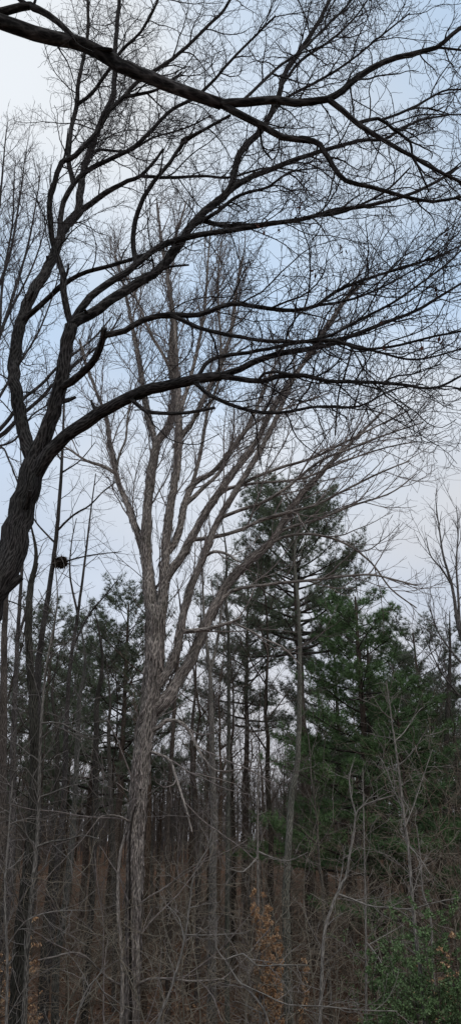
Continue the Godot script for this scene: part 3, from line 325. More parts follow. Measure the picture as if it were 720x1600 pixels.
func tube(sh: Shape, pts: PackedVector3Array, rads: PackedFloat32Array, sides: int, col: Color, ridge := 0.0, cap := false, mottle := 0.0) -> void:
	var n := pts.size()
	if n < 2: return
	var base := sh.v.size()
	var ring := sides + 1 if sides > 4 else sides
	var cs := PackedFloat32Array()
	var sn := PackedFloat32Array()
	for s in ring:
		cs.append(cos(TAU * s / sides))
		sn.append(sin(TAU * s / sides))
	var around := maxf(1.0, roundf(TAU * rads[0] / .45))
	var along := 0.0
	var t := (pts[1] - pts[0]).normalized()
	var u := t.cross(Vector3(0.31, 0.23, 0.92)).normalized()
	for k in n:
		if k > 0: along += pts[k].distance_to(pts[k - 1])
		if k > 0 and k < n - 1: t = (pts[k + 1] - pts[k - 1]).normalized()
		elif k == n - 1: t = (pts[k] - pts[k - 1]).normalized()
		u = (u - t * u.dot(t)).normalized()
		var w := t.cross(u)
		for s in ring:
			var d := u * cs[s] + w * sn[s]
			var r := rads[k]
			var cc := col
			if ridge > 0.0:
				# furrows run along the stem: the noise turns quickly round it and slowly along it
				var g := absf(ridge_noise.get_noise_3d(cs[s] * 14.0 + pts[0].x * 3.0, sn[s] * 14.0 + pts[0].z * 3.0, along * 3.0))
				r *= 1.0 + ridge * (g * 2.0 - .45)
			if mottle > 0.0:
				var q2 := pts[k] + d * rads[k]
				var h := patch_noise.get_noise_3d(q2.x, q2.y * .5, q2.z)
				var f := 1.0 + mottle * h
				cc = Color(col.r * f, col.g * (f + .03 * mottle), col.b * f)
			sh.v.append(pts[k] + d * r)
			sh.n.append(d)
			sh.c.append(cc)
			sh.t.append(Vector2(around * s / sides, along / 1.5))
	for k in n - 1:
		for s in sides:
			var a := base + k * ring + s
			var b := base + k * ring + (s + 1) % ring
			sh.i.append_array([a, a + ring, b, b, a + ring, b + ring])
	if cap:
		var at := sh.v.size()
		sh.v.append(pts[n - 1] + t * rads[n - 1] * .4)
		sh.n.append(t)
		sh.c.append(col)
		sh.t.append(Vector2(0, along / 1.5))
		for s in sides:
			sh.i.append_array([base + (n - 1) * ring + s, at, base + (n - 1) * ring + (s + 1) % ring])

func walk(p: Vector3, d: Vector3, length: float, r0: float, r1: float, steps: int, wander: float, rise: float) -> Array:
	var pts := PackedVector3Array([p])
	var rads := PackedFloat32Array([r0])
	var st := length / steps
	for k in steps:
		d = (d + rnd_dir() * wander + UPV * rise).normalized()
		p += d * st
		pts.append(p)
		rads.append(lerpf(r0, r1, (k + 1.0) / steps))
	return [pts, rads]

func smooth_path(flat: Array, origin: Vector3, jitter: float) -> Array:
	var p: Array[Vector3] = []
	var r: Array[float] = []
	for k in range(0, flat.size(), 4):
		p.append(Vector3(flat[k], flat[k + 1], flat[k + 2]) - origin)
		r.append(flat[k + 3])
	var pts := PackedVector3Array()
	var rads := PackedFloat32Array()
	var n := p.size()
	for k in n - 1:
		var a: Vector3 = p[maxi(k - 1, 0)]
		var d: Vector3 = p[mini(k + 2, n - 1)]
		var seg := p[k].distance_to(p[k + 1])
		var steps := clampi(int(seg / .16), 2, 8)
		for j in steps:
			var t := float(j) / steps
			var q := p[k].cubic_interpolate(p[k + 1], a, d, t)
			if not (k == 0 and j == 0): q += rnd_dir() * r[k] * jitter
			pts.append(q)
			rads.append(lerpf(r[k], r[k + 1], t) * rng.randf_range(.985, 1.02))
	pts.append(p[n - 1])
	rads.append(r[n - 1])
	return [pts, rads]

# Side shoots along a path. Style s: gap, len, rad, tip, wander, rise, angle per level; levels; col; sides.
func ramify(path: Array, level: int, s: Dictionary, amount: float, limb: Node, twigs: Shape, from := .12) -> void:
	var pts: PackedVector3Array = path[0]
	var rads: PackedFloat32Array = path[1]
	var n := pts.size()
	var total := 0.0
	var acc := PackedFloat32Array([0.0])
	for k in n - 1:
		total += pts[k].distance_to(pts[k + 1])
		acc.append(total)
	var gap: float = s.gap[level]
	var at := total * from + gap * rng.randf()
	var spin := rng.randf() * TAU
	var k := 0
	while at < total:
		while k < n - 2 and acc[k + 1] < at: k += 1
		var f := (at - acc[k]) / maxf(acc[k + 1] - acc[k], 1e-5)
		var p := pts[k].lerp(pts[k + 1], f)
		var r := lerpf(rads[k], rads[k + 1], f)
		var t := (pts[k + 1] - pts[k]).normalized()
		var q := at / total
		spin += 2.2 + rng.randf() * .9
		var u := t.cross(Vector3(.2, .9, .3)).normalized()
		var side := (u * cos(spin) + t.cross(u) * sin(spin))
		var ang: float = s.angle[level] * rng.randf_range(.45, 1.55)
		var d := t * cos(ang) + side * sin(ang)
		d.y += s.get("lift", 0.0)
		d.x += s.get("sweep", 0.0) * rng.randf() * (1.0 if level == 0 else .2)
		d = d.normalized()
		var size: float = s.len[level] * rng.randf_range(.45, 1.35) * lerpf(1.15, .7, q)
		var r0: float = minf(r * .7, s.rad[level] * rng.randf_range(.75, 1.2))
		var steps: int = s.steps[level]
		var b := walk(p, d, size, r0, minf(s.tip[level], r0), steps, s.wander[level], s.rise[level])
		var sides: int = 4 if level == 0 else 3
		if level == 0 and limb != null:
			var sh := Shape.new()
			tube(sh, b[0], b[1], sides, s.col)
			part("branch", sh, mats.bark, limb)
		else:
			tube(twigs, b[0], b[1], sides, s.col if r0 > .012 else s.twig)
		if level + 1 < s.levels: ramify(b, level + 1, s, amount, limb, twigs)
		at += gap * rng.randf_range(.55, 1.45) / maxf(amount, .05)

# loose strips of bark that hang away from a stem
func bark_strips(path: Array, count: int, col: Color) -> Shape:
	var sh := Shape.new()
	var pts: PackedVector3Array = path[0]
	var rads: PackedFloat32Array = path[1]
	var n := pts.size()
	for k in count:
		var f := rng.randf() * (n - 2)
		var i := int(f)
		var a := rng.randf() * TAU
		var lift := rng.randf_range(.01, .05)
		var wide := rng.randf_range(.012, .03)
		var long := rng.randf_range(.3, .9)
		var c := col * rng.randf_range(.5, 1.25)
		var t := (pts[i + 1] - pts[i]).normalized()
		var u := t.cross(Vector3(0.31, 0.23, 0.92)).normalized()
		var d := u * cos(a) + t.cross(u) * sin(a)
		var side := t.cross(d)
		var p := pts[i].lerp(pts[i + 1], f - i)
		var r := rads[i] * 1.02
		var b := sh.v.size()
		for q in 4:
			var h := q / 3.0
			var o := p + t * (h - .5) * long + d * (r + lift * pow(1.0 - h, 2.0) + (.012 if q == 3 else .0)) + side * rng.randf_range(-.006, .006)
			for e in [[-1.0, 0.0], [0.0, .012], [1.0, 0.0], [0.0, -.006]]:
				sh.v.append(o + side * wide * e[0] * (1.0 if q < 3 else .5) + d * e[1])
				sh.n.append((d + side * e[0] * .6).normalized() if e[1] >= 0.0 else -d)
				sh.c.append(c)
				sh.t.append(Vector2(a + e[0] * .1, h * long / 1.5))
		for q in 3:
			for e in 4:
				var v0 := b + q * 4 + e
				var v1 := b + q * 4 + (e + 1) % 4
				sh.i.append_array([v0, v0 + 4, v1, v1, v0 + 4, v1 + 4])
	return sh

func survey_tree(key: String, called: String, label: String, s: Dictionary, sides := 9) -> Node3D:
	var limbs: Array = SURVEY[key]
	var f: Array = limbs[0][2]
	var origin := Vector3(f[0], ground_height(f[0], f[2]), f[2])
	var t := thing(called, label, "tree", origin, s.get("group", ""))
	for l in limbs:
		var path := smooth_path(l[2], origin, s.jitter)
		var big: bool = l[0] == "trunk"
		var sh := Shape.new()
		tube(sh, path[0], path[1], (sides * 3 if big else sides) if s.ridge > 0 else (sides + 2 if big else sides), s.vine if l[0] == "vine" else s.col, s.ridge if (big or path[1][0] > .06) else 0.0, true, s.mottle)
		var m := part(l[0], sh, mats.bark, t, "", s.ridge > 0)
		if s.has("stubs"):
			# broken stubs and knots
			for k in int(path[0].size() * .06 * s.stubs):
				var i := rng.randi_range(2, path[0].size() - 3)
				var dd: Vector3 = (rnd_dir() + (path[0][i + 1] - path[0][i]).normalized() * .8).normalized()
				var rr: float = path[1][i]
				var stub := Shape.new()
				var b := walk(path[0][i], dd, rr * rng.randf_range(1.4, 4.0), rr * .45, rr * rng.randf_range(.15, .32), 3, .2, 0)
				tube(stub, b[0], b[1], 5, s.col, 0.0, true)
				part("stub", stub, mats.bark, m)
		if s.has("strips") and path[1][0] > .08:
			part("bark_strips", bark_strips(path, int(s.strips * pow(path[1][0] / .3, 1.3)) , s.col), mats.bark, m, "stuff")
		if l[1] > 0.0:
			var tw := Shape.new()
			ramify([path[0], path[1]], 0, s, l[1], m, tw, s.from_trunk if big else s.from)
			part("twigs", tw, mats.twig, m, "stuff")
	return t

# ------------------------------------------------------------------ ground
func ground_height(x: float, z: float) -> float:
	var t := -z
	return 4.4 * (1.0 - smoothstep(2.0, 15.0, t)) + 5.0 * smoothstep(40.0, 140.0, t)

func ground_bump(x: float, z: float) -> float:
	return ground_noise.get_noise_2d(x, z) * .22

func make_ground() -> void:
	var xs := PackedFloat32Array()
	var zs := PackedFloat32Array()
	for k in 121:
		var a := (k - 60) / 60.0
		xs.append(signf(a) * (absf(a) * 40.0 + pow(absf(a), 5.0) * 1500.0))
	for k in 141:
		var a := (k - 30) / 110.0
		zs.append(-(a * 130.0 + signf(a) * pow(absf(a), 5.0) * 1700.0))
	var st := SurfaceTool.new()
	st.begin(Mesh.PRIMITIVE_TRIANGLES)
	st.set_smooth_group(0)
	for z in zs:
		for x in xs:
			st.add_vertex(Vector3(x, ground_height(x, z) + ground_bump(x, z), z))
	var w := xs.size()
	for j in zs.size() - 1:
		for i in w - 1:
			var a := j * w + i
			for q in [a, a + w, a + 1, a + 1, a + w, a + w + 1]: st.add_index(q)
	st.generate_normals()
	var o := MeshInstance3D.new()
	o.name = "ground"
	o.mesh = st.commit()
	o.material_override = mats.ground
	add_child(o)
	tag(o, "", "", "", "structure")

func make_litter() -> void:
	# curled dead leaves lying on the ground
	var st := SurfaceTool.new()
	st.begin(Mesh.PRIMITIVE_TRIANGLES)
	var pts := [Vector3(0, 0, -.07), Vector3(.04, .02, 0), Vector3(0, .004, .08), Vector3(-.04, .022, 0)]
	for q in [0, 1, 2, 0, 2, 3]:
		st.set_normal(UPV)
		st.add_vertex(pts[q])
	var mm := MultiMesh.new()
	mm.transform_format = MultiMesh.TRANSFORM_3D
	mm.use_colors = true
	mm.mesh = st.commit()
	var n := 60000
	mm.instance_count = n
	for k in n:
		var t := 13.0 + pow(rng.randf(), 1.6) * 60.0
		var x := rng.randf_range(-.45, .45) * (t + 4.0)
		var z := -t
		var b := Basis(rnd_dir(), rng.randf_range(0, .9)) * Basis(UPV, rng.randf() * TAU)
		b = b.scaled(Vector3.ONE * rng.randf_range(.8, 1.7))
		mm.set_instance_transform(k, Transform3D(b, Vector3(x, ground_height(x, z) + ground_bump(x, z) + .02, z)))
		var c := Color(.16, .08, .048).lerp(Color(.09, .053, .036), rng.randf())
		if rng.randf() < .12: c = Color(.26, .16, .09)
		mm.set_instance_color(k, c)
	var o := MultiMeshInstance3D.new()
	o.name = "leaf_litter"
	o.multimesh = mm
	o.material_override = mats.leaf
	add_child(o)
	tag(o, "russet dead leaves covering the forest floor", "leaves", "", "stuff")

func scatter(called: String, label: String, category: String, sh: Shape, count: int, near: float, far: float, crowd: float, small: float, large: float) -> void:
	var a := []
	a.resize(Mesh.ARRAY_MAX)
	a[Mesh.ARRAY_VERTEX] = sh.v
	a[Mesh.ARRAY_NORMAL] = sh.n
	a[Mesh.ARRAY_COLOR] = sh.c
	a[Mesh.ARRAY_INDEX] = sh.i
	triangles += sh.i.size() / 3
	var m := ArrayMesh.new()
	m.add_surface_from_arrays(Mesh.PRIMITIVE_TRIANGLES, a)
	var mm := MultiMesh.new()
	mm.transform_format = MultiMesh.TRANSFORM_3D
	mm.mesh = m
	mm.instance_count = count
	for k in count:
		var t := near + pow(rng.randf(), crowd) * (far - near)
		var x := rng.randf_range(-.47, .47) * (t + 5.0)
		var b := Basis(UPV, rng.randf() * TAU).scaled(Vector3.ONE * rng.randf_range(small, large))
		mm.set_instance_transform(k, Transform3D(b, Vector3(x, ground_height(x, -t) + ground_bump(x, -t), -t)))
	var o := MultiMeshInstance3D.new()
	o.name = called
	o.multimesh = mm
	o.material_override = mats.twig
	add_child(o)
	tag(o, label, category, "", "stuff")

# ------------------------------------------------------------------ leaves
func leaf(sh: Shape, p: Vector3, d: Vector3, side: Vector3, l: float, w: float, col: Color) -> void:
	var b := sh.v.size()
	var nrm := d.cross(side).normalized()
	sh.v.append(p)
	sh.v.append(p + d * l * .5 + side * w + nrm * w * .3)
	sh.v.append(p + d * l)
	sh.v.append(p + d * l * .5 - side * w + nrm * w * .3)
	for q in 4:
		sh.n.append(nrm)
		sh.c.append(col)
	sh.i.append_array([b, b + 1, b + 2, b, b + 2, b + 3])

func tuft(sh: Shape, p: Vector3, axis: Vector3, count: int, l: float, w: float, col: Color) -> void:
	for k in count:
		var d := (axis * .75 + rnd_dir()).normalized()
		var side := d.cross(rnd_dir()).normalized() * w
		var b := sh.v.size()
		var nrm := (d.cross(side)).normalized()
		var ll := l * rng.randf_range(.7, 1.15)
		sh.v.append(p - side)
		sh.v.append(p + side)
		sh.v.append(p + d * ll)
		for q in 3:
			sh.n.append(nrm)
			sh.c.append(col)
		sh.i.append_array([b, b + 1, b + 2])

# ------------------------------------------------------------------ pine
# flat: 0 = rounded clumped crown of a tall old pine, 1 = flat soft sprays in layers
func make_pine(label: String, at: Vector3, h: float, r: float, crown_from: float, reach: float, limbs: int, flat: float, green: Color, lean: Vector3, group := "") -> Node3D:
	var t := thing("pine_tree", label, "tree", at, group)
	var pts := PackedVector3Array()
	var rads := PackedFloat32Array()
	for k in 15:
		var q := k / 14.0
		pts.append(Vector3(lean.x * q * q, h * q - .3 * (1.0 - q), lean.z * q * q) + Vector3(rng.randf_range(-1, 1), 0, rng.randf_range(-1, 1)) * .07 * (1.0 - absf(2 * q - 1)))
		rads.append(r * lerpf(1.0, .22, pow(q, 1.2)) * (1.25 if k == 0 else 1.0))
	var sh := Shape.new()
	tube(sh, pts, rads, 10, Color(.15, .115, .095), 0.0, true, .5)
	part("trunk", sh, mats.bark, t)
	var needles := Shape.new()
	var spin := rng.randf() * TAU
	for k in limbs:
		var q := (k + rng.randf()) / limbs
		var tt := crown_from + (1.0 - crown_from) * q * .97
		var idx := clampi(int(tt * 14), 0, 13)
		var p := pts[idx].lerp(pts[idx + 1], tt * 14 - idx)
		spin += 2.4 + rng.randf_range(-.5, .5)
		var prof: float = lerpf(sqrt(maxf(0.0, 1.0 - pow(absf(q - .38) / .66, 2.2))), 1.05 - .78 * q, flat)
		var ln := reach * prof * rng.randf_range(.65, 1.15) + .4
		var el: float = lerpf(lerpf(-.05, .75, q), lerpf(-.12, .4, q), flat) + rng.randf_range(-.15, .15)
		var d := Vector3(cos(spin) * cos(el), sin(el), sin(spin) * cos(el))
		var b := walk(p, d, ln, maxf(.02, r * .3 * (1.05 - q * .7)), .014, 6, .14, .05)
		var lm := Shape.new()
		tube(lm, b[0], b[1], 5, Color(.09, .075, .065))
		var bp: PackedVector3Array = b[0]
		var subs := 4 + int(ln * 1.7)
		for j in subs:
			var f := .28 + .72 * (j + rng.randf()) / subs
			var i := clampi(int(f * 6), 0, 5)
			var sp := bp[i].lerp(bp[i + 1], f * 6 - i)
			var dir := (bp[i + 1] - bp[i]).normalized()
			var sd := dir.cross(UPV).normalized() * (1.0 if j % 2 == 0 else -1.0)
			var sdir := (dir * .6 + sd * rng.randf_range(.5, 1.0) + UPV * rng.randf_range(-.1, lerpf(.6, .15, flat))).normalized()
			var sl := ln * .26 * rng.randf_range(.6, 1.3) + .25
			var s := walk(sp, sdir, sl, .02, .008, 3, .15, .1)
			tube(lm, s[0], s[1], 3, Color(.09, .075, .065))
			var spp: PackedVector3Array = s[0]
			var shade := green * rng.randf_range(.75, 1.3)
			var nt := 4 + int(sl * 7.0)
			for m in nt:
				var g := .25 + .75 * (m + 1.0) / nt
				var gi := clampi(int(g * 3), 0, 2)
				var c := spp[gi].lerp(spp[gi + 1], g * 3 - gi)
				var axis := (sdir + UPV * lerpf(.9, .2, flat) + rnd_dir() * .5).normalized()
				c += Vector3(rng.randf_range(-1, 1), rng.randf_range(-1, 1) * lerpf(.8, .3, flat), rng.randf_range(-1, 1)) * .2
				tuft(needles, c, axis, 11 if group != "" else 17, rng.randf_range(.22, .36), .02 if group != "" else .0125, shade)
		part("limb", lm, mats.bark, t)
	part("needles", needles, mats.needle, t, "stuff")
	return t

# ------------------------------------------------------------------ bare tree and sapling
func make_bare(label: String, h: float, r: float, from: float, n_limbs: int, s: Dictionary, group: String) -> Node3D:
	var t := thing("bare_tree", label, "tree", Vector3.ZERO, group)
	var lean := Vector3(rng.randf_range(-1, 1), 0, rng.randf_range(-1, 1)) * h * .05
	var pts := PackedVector3Array()
	var rads := PackedFloat32Array()
	for k in 17:
		var q := k / 16.0
		pts.append(Vector3(lean.x * q * q, h * q - .4 * (1.0 - q), lean.z * q * q) + Vector3(rng.randf_range(-1, 1), 0, rng.randf_range(-1, 1)) * .012 * h * q)
		rads.append(r * lerpf(1.0, .07, pow(q, .9)) * (1.3 if k == 0 else 1.0))
	var sh := Shape.new()
	tube(sh, pts, rads, 8, s.col, 0.0, false, .6)
	part("trunk", sh, mats.bark, t)
	var spin := rng.randf() * TAU
	for k in n_limbs:
		var q := from + (1.0 - from) * (k + rng.randf()) / n_limbs * .95
		var i := clampi(int(q * 16), 0, 15)
		var p := pts[i].lerp(pts[i + 1], q * 16 - i)
		spin += 2.4 + rng.randf_range(-.6, .6)
		var el := rng.randf_range(.5, 1.05)
		var d := Vector3(cos(spin) * cos(el), sin(el), sin(spin) * cos(el))
		var ln := h * .26 * rng.randf_range(.6, 1.2) * (1.25 - q * .6)
		var b := walk(p, d, ln, maxf(.012, rads[i] * .5), .008, 8, .13, .05)
		var lm := Shape.new()
		tube(lm, b[0], b[1], 5, s.col)
		var node := part("limb", lm, mats.bark, t)
		var tw := Shape.new()
		ramify(b, 0, s, 1.0, null, tw, .15)
		part("twigs", tw, mats.twig, node, "stuff")
	return t

func make_sapling(label: String, h: float, r: float, n_limbs: int, s: Dictionary, group: String, called := "sapling") -> Node3D:
	var t := thing(called, label, "sapling", Vector3.ZERO, group)
	var b := walk(Vector3(0, -.1, 0), Vector3(rng.randf_range(-.25, .25), 1, rng.randf_range(-.25, .25)).normalized(), h, r, .006, 12, .16, .06)
	var sh := Shape.new()
	tube(sh, b[0], b[1], 5, s.col, 0.0, false, .4)
	part("stem", sh, mats.bark, t)
	var pts: PackedVector3Array = b[0]
	var rads: PackedFloat32Array = b[1]
	var spin := rng.randf() * TAU
	for k in n_limbs:
		var q := .15 + .8 * (k + rng.randf()) / n_limbs
		var i := clampi(int(q * 12), 0, 11)
		spin += 2.4 + rng.randf_range(-.7, .7)
		var el := rng.randf_range(-.1, .6)
		var d := Vector3(cos(spin) * cos(el), sin(el), sin(spin) * cos(el))
		var l := walk(pts[i].lerp(pts[i + 1], q * 12 - i), d, h * rng.randf_range(.25, .5) * (1.15 - q * .6), maxf(rads[i] * .6, .007), .004, 9, .26, .03)
		var lm := Shape.new()
		tube(lm, l[0], l[1], 4, s.col)
		var node := part("branch", lm, mats.bark, t)
		var tw := Shape.new()
		ramify(l, 0, s, 1.0, null, tw, .1)
		part("twigs", tw, mats.twig, node, "stuff")
	return t

# leaves held on twigs through winter, or an evergreen shrub
func make_leafy(called: String, label: String, category: String, at: Vector3, h: float, wide: float, stems: int, leaves: int, size: float, cols: Array, bark: Color, upright: float) -> Node3D:
	var t := thing(called, label, category, at)
	var fol := Shape.new()
	for k in stems:
		var a := rng.randf() * TAU
		var d := Vector3(cos(a) * wide / h * rng.randf() * .7, 1, sin(a) * wide / h * rng.randf() * .7).normalized()
		var b := walk(Vector3(cos(a), 0, sin(a)) * wide * .12, d, h * rng.randf_range(.75, 1.1), .014, .005, 8, .13, .05)
		var sh := Shape.new()
		tube(sh, b[0], b[1], 4, bark)
		var pts: PackedVector3Array = b[0]
		for j in 26:
			var q := .12 + .86 * (j + rng.randf()) / 26.0
			var i := clampi(int(q * 8), 0, 7)
			var aa := rng.randf() * TAU
			var el := rng.randf_range(-.15, .5) + upright
			var sd := Vector3(cos(aa) * cos(el), sin(el), sin(aa) * cos(el))
			var s := walk(pts[i].lerp(pts[i + 1], q * 8 - i), sd, wide * rng.randf_range(.25, .6) * (1.1 - q * .5), .006, .003, 4, .22, 0.02)
			tube(sh, s[0], s[1], 3, bark)
			var sp: PackedVector3Array = s[0]
			for m in leaves:
				var f := .15 + .85 * rng.randf()
				var fi := clampi(int(f * 4), 0, 3)
				var dd := (sd * .5 + rnd_dir()).normalized()
				dd.y -= .15
				leaf(fol, sp[fi].lerp(sp[fi + 1], f * 4 - fi) + rnd_dir() * size * .4, dd, dd.cross(rnd_dir()).normalized(), size * rng.randf_range(.7, 1.3), size * .28, cols[rng.randi() % cols.size()])
		part("stem", sh, mats.bark, t)
	part("leaves", fol, mats.leaf, t, "stuff")
	return t

# ------------------------------------------------------------------ materials and sky
func make_materials() -> void:
	var n := FastNoiseLite.new()
	n.seed = 5
	n.noise_type = FastNoiseLite.TYPE_SIMPLEX
	n.fractal_type = FastNoiseLite.FRACTAL_RIDGED
	n.frequency = .016
	n.fractal_octaves = 4
	var src := n.get_seamless_image(256, 256)
	src.convert(Image.FORMAT_RGBA8)
	var alb := Image.create(256, 256, false, Image.FORMAT_RGBA8)
	for y in 256:
		for x in 256:
			var g := src.get_pixel(x, y).r
			var c := clampf(.3 + .95 * g, 0, 1)
			alb.set_pixel(x, y, Color(c, c, c))
	var nm := src.duplicate() as Image
	nm.bump_map_to_normal_map(3.0)
	var b := StandardMaterial3D.new()
	b.vertex_color_use_as_albedo = true
	b.albedo_texture = ImageTexture.create_from_image(alb)
	b.normal_enabled = true
	b.normal_texture = ImageTexture.create_from_image(nm)
	b.normal_scale = 1.2
	b.roughness = .95
	b.metallic_specular = .15
	mats.bark = b
	var tw := StandardMaterial3D.new()
	tw.vertex_color_use_as_albedo = true
	tw.roughness = .9
	tw.metallic_specular = .2
	mats.twig = tw
	var nd := StandardMaterial3D.new()
	nd.vertex_color_use_as_albedo = true
	nd.roughness = .65
	nd.metallic_specular = .3
	nd.cull_mode = BaseMaterial3D.CULL_DISABLED
	nd.backlight_enabled = true
	nd.backlight = Color(.14, .18, .08)
	mats.needle = nd
	var lf := StandardMaterial3D.new()
	lf.vertex_color_use_as_albedo = true
	lf.roughness = .85
	lf.metallic_specular = .2
	lf.cull_mode = BaseMaterial3D.CULL_DISABLED
	mats.leaf = lf
	var gn := FastNoiseLite.new()
	gn.seed = 9
	gn.frequency = .03
	gn.fractal_octaves = 6
	gn.fractal_gain = .62
	var gs := gn.get_seamless_image(512, 512)
	gs.convert(Image.FORMAT_RGBA8)
	var ga := Image.create(512, 512, false, Image.FORMAT_RGBA8)
	var lo := Color(.06, .04, .03).linear_to_srgb()
	var mid := Color(.1, .058, .038).linear_to_srgb()
	var hi := Color(.16, .09, .056).linear_to_srgb()
	for y in 512:
		for x in 512:
			var g := gs.get_pixel(x, y).r
			ga.set_pixel(x, y, lo.lerp(mid, clampf(g * 2.2 - .2, 0, 1)).lerp(hi, clampf(g * 3.0 - 1.6, 0, 1)))
	var gr := StandardMaterial3D.new()
	gr.albedo_texture = ImageTexture.create_from_image(ga)
	gr.uv1_triplanar = true
	gr.uv1_world_triplanar = true
	gr.uv1_scale = Vector3(.35, .35, .35)
	gr.roughness = 1.0
	gr.metallic_specular = .1
	mats.ground = gr

func make_sky() -> Sky:
	# an even overcast with soft darker and bluer banks
	var n := FastNoiseLite.new()
	n.seed = 698
	n.frequency = .9
	n.fractal_octaves = 4
	n.fractal_gain = .45
	var n2 := FastNoiseLite.new()
	n2.seed = 1793
	n2.frequency = .8
	n2.fractal_octaves = 3
	var w := 512
	var h := 256
	var im := Image.create(w, h, false, Image.FORMAT_RGBF)
	for y in h:
		var el := PI * .5 - PI * (y + .5) / h
		for x in w:
			var az := TAU * (x + .5) / w
			var d := Vector3(sin(az) * cos(el), sin(el), -cos(az) * cos(el))
			var q := d / maxf(d.y + .35, .2)
			var c := n.get_noise_3d(q.x * 1.76, q.z * 1.76, 0.3)
			var e := n2.get_noise_3d(q.x * 1.62 + 7.0, q.z * 1.62, 2.0)
			var col := Color(.77, .81, .855).lerp(Color(.52, .68, .89), clampf(.68 + e * 1.3, 0, 1))
			col = col.lerp(Color(.70, .70, .745), clampf(1.15 - d.y * 1.7, 0, 1) * .9)
			col = col * (1.0 + c * .15)
			im.set_pixel(x, y, col)
	var m := PanoramaSkyMaterial.new()
	m.panorama = ImageTexture.create_from_image(im)
	var s := Sky.new()
	s.sky_material = m
	return s

